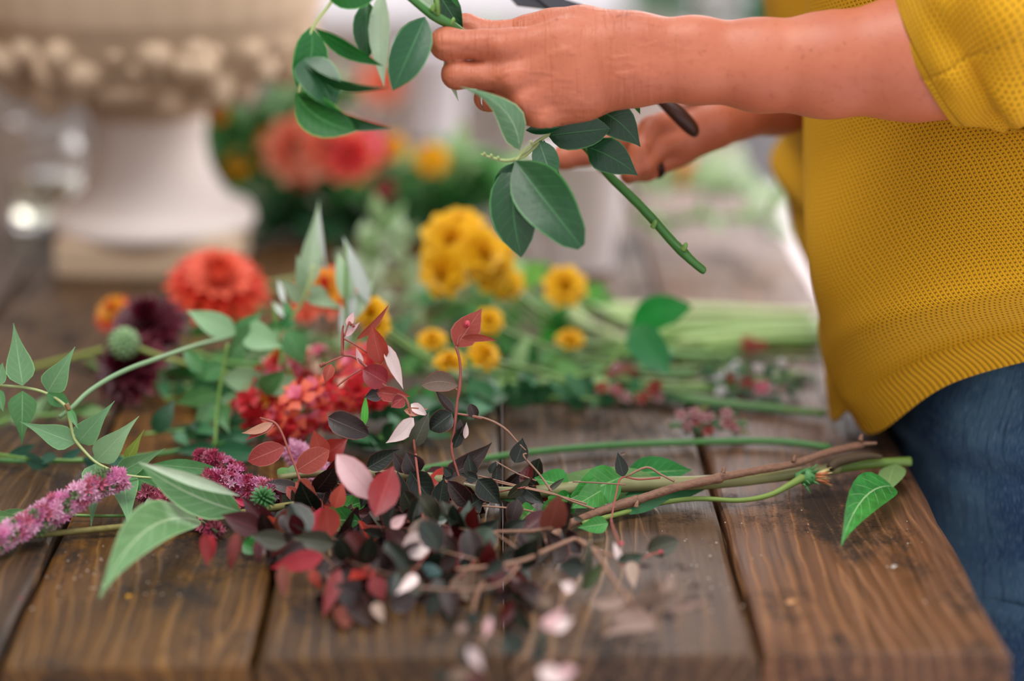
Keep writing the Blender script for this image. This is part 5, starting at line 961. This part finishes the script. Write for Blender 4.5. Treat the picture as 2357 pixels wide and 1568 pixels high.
ybloom(1110, 820, 1.75, .012, 'yellow bloom just right of the single red leaf', ax=(.4, -.5, .6)); ybloom(1035, 838, 1.75, .011, 'yellow bloom low behind the upright sprig stem', ax=(0, -.3, .9)); ybloom(1125, 742, 1.80, .010, 'yellow bloom behind the tip of the single red leaf')
# ------------------------------------------------------------------ loose leafy sprigs and stems filling the middle of the table
FG = [leafm('3f8a42', trans=.3), leafm('5a9a58', '8ab084', trans=.3), leafm('2c6e3a', trans=.25), leafm('7fae6c', trans=.35), leafm('4a7a40', trans=.25)]
FP = [leafm('a4bf94', trans=.3), leafm('b8ccae', trans=.3), leafm('8fb07c', trans=.3)]; FD = [leafm('2a5a34', trans=.15), leafm('1f4a2c', trans=.12), leafm('3f7a50', trans=.2)]; FK = [leafm('9cc46c', trans=.35), leafm('b4d08c', trans=.35), leafm('86b45a', trans=.35)]
def sprig(name, lab, pts, n, size, mats, r=4, sm=None, cat='sprig', group=None, wide=.5, up=.6, shape='ovate'):
    P_ = PT([(x, y, Z, r) for x, y, Z in pts]); root = empty(name, P_[len(P_)//2][:3], lab, cat, group); tube('stem', P_, sm or stemg, root, sides=6); c = crom(P_, 8); tot = len(c)-1
    for i in range(n):
        t = (i+R.random())/n*tot; k = min(int(t), tot-1); p = Vector(c[k][:3]).lerp(Vector(c[k+1][:3]), t-k); d = (Vector(c[k+1][:3])-Vector(c[k][:3])).normalized()
        o_ = (Vector((R.uniform(-1, 1), R.uniform(-1, .6), R.uniform(-.3, 1)*up))+d*R.uniform(0, .9)).normalized(); L = size*R.uniform(.7, 1.25); e = clampz(p+o_*L); p = clampz(p)
        leaf(root, p, e, L*wide*R.uniform(.8, 1.2), R.choice(mats), roll=R.uniform(-.8, .8), nu=2, nv=5, fold=.25, bend=R.uniform(-.1, .15), shape=shape)
    return root
def zt(y, h=.01): return Zt(y, h)
SP = [('leafy_cutting', 'dark green leaves flat on the planks between the two burgundy sprigs', [(830, 940), (900, 950), (980, 950), (1080, 940)], 26, .026, FD+FG[:1], .008), ('leafy_cutting', 'green leaves behind the dark oval leaf of the burgundy pile', [(780, 1000), (850, 1010), (930, 1005), (1000, 990)], 16, .024, FD+FG[:1], .007), ('leafy_cutting', 'leafy green stem under the orange dahlia', [(430, 760), (520, 745), (600, 780), (700, 800)], 12, .035, FG, .03), ('leafy_cutting', 'green leafy stem between the burgundy dahlias and the snapdragons', [(340, 860), (430, 850), (540, 850), (640, 860)], 12, .032, FG, .012), ('leafy_cutting', 'dark leafy stem on the planks under the lower burgundy dahlia', [(380, 920), (460, 900), (560, 900), (650, 930)], 12, .030, FD, .01),
      ('leafy_cutting', 'pale green leafy stem rising behind the pale vine', [(960, 700), (930, 620), (900, 560), (880, 500)], 12, .030, FP, .12), ('leafy_cutting', 'second pale green leafy stem left of the yellow cluster', [(860, 720), (850, 650), (835, 590), (830, 540)], 10, .028, FP, .10),
      ('leafy_cutting', 'green leafy stem running under the yellow cluster', [(900, 760), (1000, 740), (1100, 730), (1250, 740)], 16, .026, FG+FP, .012), ('leafy_cutting', 'leafy stem at the feet of the yellow cluster', [(880, 700), (980, 690), (1100, 690), (1220, 700)], 14, .026, FP+FG[:1], .012),
      ('leafy_cutting', 'bright green leafy stem below the white cup', [(1180, 800), (1230, 790), (1260, 760), (1300, 740)], 9, .028, [FG[0], leafm('2f9a3a', trans=.3)], .02), ('leafy_cutting', 'green leafy stem between the white cup and the red leaf', [(1120, 770), (1190, 820), (1260, 840), (1330, 820)], 12, .028, FG, .012),
      ('leafy_cutting', 'mid green leafy stem behind the upright burgundy sprig', [(900, 860), (980, 850), (1080, 850), (1200, 860)], 16, .026, FG+FP, .01), ('leafy_cutting', 'dark green leafy stem flat on the planks behind the upright sprig', [(1060, 930), (1150, 920), (1260, 915), (1390, 920)], 20, .022, FD, .008), ('leafy_cutting', 'second dark leafy stem right of the upright sprig', [(1080, 900), (1200, 895), (1320, 895), (1480, 905)], 18, .020, FD+FG[2:3], .008),
      ('leafy_cutting', 'tangled green stem behind the tall burgundy sprig', [(760, 800), (850, 790), (940, 800), (1040, 790)], 14, .028, FG, .012), ('leafy_cutting', 'light green stem beside the snapdragons', [(560, 840), (640, 830), (720, 790), (800, 770)], 12, .03, FP+FG[1:2], .03),
      ('leafy_cutting', 'greyish leafy stem behind the pink spikes', [(330, 1000), (420, 990), (520, 985), (620, 1000)], 10, .022, FD, .006), ('leafy_cutting', 'dim leafy stem at the left edge behind the vine', [(-20, 980), (40, 960), (120, 955), (200, 950)], 8, .024, [leafm('6a8a58')], .006), ('leafy_cutting', 'teal green stem at the left edge below the vine', [(-30, 1042), (60, 1055), (160, 1060), (260, 1058)], 7, .022, [leafm('3f7060')], .006)]
for nm, lab, pts, n, L, ms, h in SP:
    P2 = [(x, y, (zt(y) if h < .02 else zt(max(p[1] for p in pts), .005))) for x, y in [(a, b) for a, b in pts]]; sprig(nm, lab, P2, n, L, ms, group=None)
# big single leaves
bgl = empty('broad_leaf_sprig', Q(1500, 780, 1.8), 'two big dark green leaves standing up right of the yellow blooms', 'leaves')
pl(bgl, (1450, 760, 1.80), (1592, 705, 1.78), 78, leafm('1f8a34', trans=.3), shape='ellip', fold=.1, h=.004, side_bend=-.1); pl(bgl, (1455, 750, 1.79), (1540, 862, 1.74), 82, leafm('1f7a3c', trans=.2), shape='ellip', fold=.1, h=.004); pl(bgl, (1530, 800, 1.77), (1510, 860, 1.75), 60, leafm('2f7a4c', trans=.2), fold=.1, h=.004)
tube('stem', PT([(1300, 880, 1.76, 5), (1400, 840, 1.77, 5), (1452, 770, 1.795, 5)]), stemg, bgl)
bgl = empty('broad_leaf_sprig', Q(1220, 620, 1.9), 'light green leaf pair between yellow cluster and white cup', 'leaves')
pl(bgl, (1190, 650, 1.92), (1268, 605, 1.92), 62, leafm('6fb04a', trans=.4), fold=.1, h=.004); pl(bgl, (1200, 640, 1.91), (1180, 590, 1.92), 40, leafm('8fb870', trans=.4), fold=.1, h=.004); pl(bgl, (1345, 680, 1.90), (1400, 660, 1.90), 46, leafm('5aa84a', trans=.4), fold=.1, h=.004); pl(bgl, (1420, 690, 1.92), (1340, 690, 1.92), 26, leafm('5aa84a', trans=.4), h=.004)
tube('stem', PT([(1190, 655, 1.92, 4), (1260, 700, 1.9, 4), (1345, 690, 1.9, 4)]), stemg, bgl)
# bundle of long cut stems lying to the right
SG = [plain('long stem %d' % i, c, .45, var=.15) for i, c in enumerate(('6f9a52', '4f8a48', '8fb468', 'a8c480', 'b8cc94'))]
def lstem(lab, pts, m, r=7): 
    P_ = PT([(x, y, zt(y, .002+r*.0003)+.0, r) for x, y in pts]); root = empty('green_cutting', P_[len(P_)//2][:3], lab, 'stem', 'long cut stems across the middle of the table'); tube('stem', P_, m, root, sides=8); tube('node', [(*P_[len(P_)//2][:3], P_[0][3]*1.3), (P_[len(P_)//2][0]+.004, *P_[len(P_)//2][1:3], P_[0][3]*1.1)], m, root, sides=6)
LS = [('front green stem bowing across the planks above the thick branch', [(930, 1090), (1020, 1072), (1200, 1044), (1400, 1026), (1600, 1018), (1780, 1016), (1912, 1030)], 1, 8), ('stem running right from the white dot to the sweater, upper', [(1060, 900), (1180, 880), (1350, 885), (1500, 900), (1650, 925), (1780, 940), (1900, 952)], 0, 9), ('stem directly under the upper one, ending by the sweater', [(1080, 870), (1250, 890), (1400, 905), (1560, 920), (1700, 935), (1880, 950)], 1, 8),
      ('pale stem crossing behind the white little flowers', [(1100, 890), (1300, 876), (1450, 882), (1600, 890), (1720, 880), (1850, 862)], 2, 9), ('green stem behind the dark mat of leaves', [(900, 835), (1050, 850), (1250, 852), (1450, 850), (1600, 860)], 1, 8), ('stem passing under the flat yellow bloom', [(1000, 800), (1150, 815), (1350, 822), (1500, 815), (1700, 822)], 0, 9),
      ('wide pale stem at the back of the bundle, upper', [(1330, 712), (1500, 712), (1650, 716), (1760, 722), (1870, 726)], 4, 15), ('wide pale stem, second from the back', [(1400, 735), (1550, 742), (1700, 745), (1880, 748)], 3, 15), ('wide pale stem, third from the back', [(1560, 792), (1640, 782), (1750, 772), (1890, 765)], 3, 16), ('bright stem crossing the back bundle', [(1480, 770), (1620, 765), (1760, 758), (1890, 752)], 2, 15), ('pale stem slanting down from the cup', [(1300, 690), (1340, 740), (1400, 770), (1480, 800)], 4, 12), ('stem behind the yellow cluster, rear', [(950, 690), (1100, 705), (1300, 715), (1450, 725)], 2, 8), ('bright stem at the front of the back bundle', [(1620, 800), (1700, 792), (1800, 784), (1890, 782)], 2, 13),
      ('thin stem at the rear left of the yellow cluster', [(620, 660), (760, 640), (900, 640), (980, 650)], 3, 6), ('dark stem under the arching tendril', [(-20, 1058), (60, 1062), (180, 1060), (330, 1050), (520, 1020)], 1, 6), ('thin red stem along the left front', [(120, 1185), (260, 1188), (400, 1180), (520, 1165)], 0, 4), ('grey green stem in front of the lower dahlia', [(200, 830), (300, 880), (420, 890), (560, 880)], 0, 6), ('stem under the dahlias pointing right', [(420, 800), (560, 830), (700, 850), (860, 830)], 0, 7), ('narrow stem at the far right behind the white flowers', [(1560, 830), (1680, 838), (1780, 850), (1880, 870)], 1, 5)]
for lab, pts, mi, r in LS: lstem(lab, pts, SG[mi], r)
# small mixed wildflower cuttings by the sweater
def tiny(name, lab, cx_, cy_, w, h, items, green=FD, nl=14, cat='flower'):
    z = zt(cy_, .01); root = empty(name, Q(cx_, cy_, z), lab, cat)
    for i in range(3): x = cx_+R.uniform(-w, w)*.5; tube('stem', PT([(cx_-w*.6, cy_+R.uniform(0, h*.3), z, 3), (x, cy_, z, 3), (cx_+w*.6, cy_-R.uniform(-h, h)*.3, z, 2)]), SG[1], root, sides=5)
    for i in range(nl):
        x = cx_+R.uniform(-w, w)*.5; y = cy_+R.uniform(-h, h)*.5; a = R.uniform(0, 6.3); l = R.uniform(22, 45); pl(root, (x, y, z), (x+math.cos(a)*l, y+math.sin(a)*l*.6, z), l*.35, R.choice(green), fold=.2, nu=2, nv=4, h=.003)
    for (m, n, s) in items:
        me = snap_mesh(m, m, .008)
        for i in range(n): x = cx_+R.uniform(-w, w)*.45; y = cy_+R.uniform(-h, h)*.45; o = link('blossom', me, root, Q(x, y, z-.01, .006), Vector((R.uniform(-.5, .5), -.6, .8)).to_track_quat('Z', 'Y')); o.scale = (s,)*3
    return root
DR = plain('dull red petal', 'a03a30', .6, trans=.2); DPK = plain('dusty pink petal', 'b8868a', .6, trans=.2)
tiny('wildflower_cutting', 'white small flowers among greens near the sweater', 1665, 862, 90, 40, [(WH, 5, .7)], nl=14); tiny('wildflower_cutting', 'green sprays with red specks in front of the sweater', 1740, 880, 180, 90, [(DR, 4, .6), (WH, 3, .6), (PKP, 1, .6)], nl=44); tiny('wildflower_cutting', 'dried pinkish blossoms on the planks under the long stems', 1630, 975, 150, 60, [(DPK, 9, .6), (DR, 3, .6)], green=FD+[leafm('7a7a48')], nl=34)
tiny('wildflower_cutting', 'dull red blossoms under the long stems, right of the dark leaf mat', 1440, 905, 180, 40, [(DR, 6, .7), (DPK, 3, .7)], nl=22); tiny('wildflower_cutting', 'tiny red petals behind the broad leaf pair', 1425, 860, 60, 30, [(DR, 3, .7), (DPK, 1, .7)], nl=5); tiny('wildflower_cutting', 'single red speck flowers on the far side by the sweater', 1735, 800, 50, 30, [(DR, 3, .8)], nl=3)
# ------------------------------------------------------------------ bouquet behind the hanging leaves
bq = [('bouquet_greenery', 'dark green foliage at the base of the rear bouquet', [(560, 500), (700, 520), (850, 520), (1000, 500)], 60, .05, FD, .02), ('bouquet_greenery', 'mid green foliage at the left of the rear bouquet beside the urn', [(480, 440), (540, 400), (600, 360), (660, 300)], 50, .05, [FG[0], FG[1], FG[2]], .1), ('bouquet_greenery', 'mid green foliage in the centre of the rear bouquet', [(620, 440), (720, 430), (820, 430), (920, 430)], 60, .045, FG[:3]+FD[2:], .08),
      ('bouquet_greenery', 'pale green foliage at the right of the rear bouquet', [(940, 420), (1020, 400), (1090, 400), (1150, 430)], 44, .045, [FG[1], FG[3], FP[2], FG[0]], .08), ('bouquet_greenery', 'slender green sprays at the top of the rear bouquet', [(520, 340), (600, 280), (680, 240), (760, 230)], 30, .045, [FG[1], FG[4], FP[2]], .15), ('bouquet_greenery', 'low green foliage at the right base of the rear bouquet', [(980, 480), (1060, 460), (1120, 450), (1180, 460)], 40, .04, [FG[1], FG[4], FG[0]], .05)]
for nm, lab, pts, n, L, ms, h in bq: sprig(nm, lab, [(x, y, 2.28) for x, y in pts], n, L, ms, r=4, cat='foliage')
def bb(x, y, Z, r, mats, lab, nm='rose'): bloom_thing(nm, lab, 'flower', P(x, y, Z), (0, -.8, .5), r, mats, layers=4, per=9, shape='obov', wf=.75, open_=1.1)
bb(690, 350, 2.2, .036, [PCH, PCH, O2], 'peach rose left of centre in the rear bouquet'); bb(755, 345, 2.19, .034, [O2, PCH], 'peach and salmon rose in the centre of the rear bouquet'); bb(805, 365, 2.18, .028, [RDP, O2], 'coral rose right of centre in the rear bouquet'); bb(842, 348, 2.19, .024, [PKP, RDP], 'hot pink rose at the right of the peach ones'); bb(630, 335, 2.24, .018, [YO, YO], 'amber bloom at the left of the peach roses', 'zinnia'); bb(550, 380, 2.24, .014, [YO, Y1], 'amber bloom low beside the urn stem', 'zinnia'); bb(995, 370, 2.22, .017, [Y1, Y2], 'yellow bloom at the right of the rear bouquet', 'zinnia'); bb(905, 340, 2.25, .014, [Y1, Y2], 'yellow bloom behind the hot pink rose', 'zinnia'); bb(885, 440, 2.16, .012, [DR, B2], 'rust coloured bloom low in the rear bouquet', 'zinnia'); bb(880, 195, 2.7, .030, [O2, PCH], 'salmon bloom behind the pale hanging leaf', 'rose'); bb(505, 265, 2.12, .010, [YO, YO], 'ochre blossom at the lower rim of the urn bowl', 'zinnia')
bb(700, 400, 2.2, .018, [O2, DR], 'small salmon bloom under the peach roses')
sprig('leafy_cutting', 'pale sprigs on the table behind the near hand', [(1150, 120, 3.0), (1250, 110, 3.0), (1350, 90, 3.1)], 20, .05, FP, r=5); sprig('leafy_cutting', 'pale yellow green stems on the far right of the table beyond the far hand', [(1480, 420, 2.30), (1600, 430, 2.28), (1720, 440, 2.26), (1790, 450, 2.26)], 16, .04, FP, r=7); sprig('leafy_cutting', 'pale stems next to them, slightly nearer', [(1450, 500, 2.18), (1560, 505, 2.18), (1700, 500, 2.18), (1790, 500, 2.18)], 12, .035, FP, r=7)
bb(1560, 400, 2.3, .020, [YO, PCH], 'pale amber bloom on the table under the far hand', 'zinnia')
# far plant seen over the wrist
fpz = empty('potted_shrub', (.45, 5.4, 0), 'dark green potted shrub standing on the floor beyond the table', 'plant')
lathe('pot', [(0, 0), (.16, 0), (.22, .34), (.24, .36), (.21, .36), (.20, .33), (0, .32)], plain('grey pot', '6a6a6c', .8), fpz, Vector((.45, 5.4, 0)), n=32)
for i in range(150):
    d = Vector((R.gauss(0, 1), R.gauss(0, 1), R.gauss(.3, .8))).normalized(); p = Vector((.45, 5.4, .55))+d*R.uniform(.05, .25); leaf(fpz, p, p+d*.11+Vector((0, 0, .02)), .05, R.choice(FD), nu=2, nv=4)
tube('trunk', [(.45, 5.4, .3, .02), (.45, 5.4, .6, .015)], bark, fpz)
# ------------------------------------------------------------------ crumbs and specks on the table
cr = MB()
for i in range(170):
    x, y = R.choice([(R.uniform(1560, 2130), R.uniform(1130, 1460)), (R.uniform(60, 420), R.uniform(1260, 1420)), (R.gauss(250, 60), R.gauss(1320, 25)), (R.uniform(1150, 1700), R.uniform(1200, 1500))]); p = T(x, y, .0006); s = R.uniform(.0002, .0007)*(1.6 if R.random() < .1 else 1)
    if p.x < .26: cr.box(p, (s, s*R.uniform(.8, 2), s*.7), Matrix.Rotation(R.uniform(0, 3), 3, 'Z'))
o = cr.build('crumbs', plain('pale crumb', 'cfc2b4', .8), None, T(1200, 1300), smooth=False); tag(o, 'pale specks of plant dust scattered over the planks', 'crumbs', kind='stuff')
def scrap(px, py, s, col, lab):
    p = T(px, py, .0015); o = leaf(None, p, p+Vector((s, s*.2, .0008)), s*.6, plain('scrap '+col, col, .5, trans=.2), name='petal_scrap', nu=2, nv=4); tag(o, lab, 'petal')
scrap(289, 1374, .0035, 'f0b010', 'tiny yellow petal scrap on the front left plank'); scrap(44, 1379, .002, 'b01828', 'tiny red petal scrap at the left edge of the table'); scrap(1808, 1388, .006, 'd8a06c', 'pale splinter of wood on the dark stain of the right-hand plank'); scrap(2050, 1306, .004, 'd8cfc4', 'whitish flake on the right-hand plank below the folded leaf')
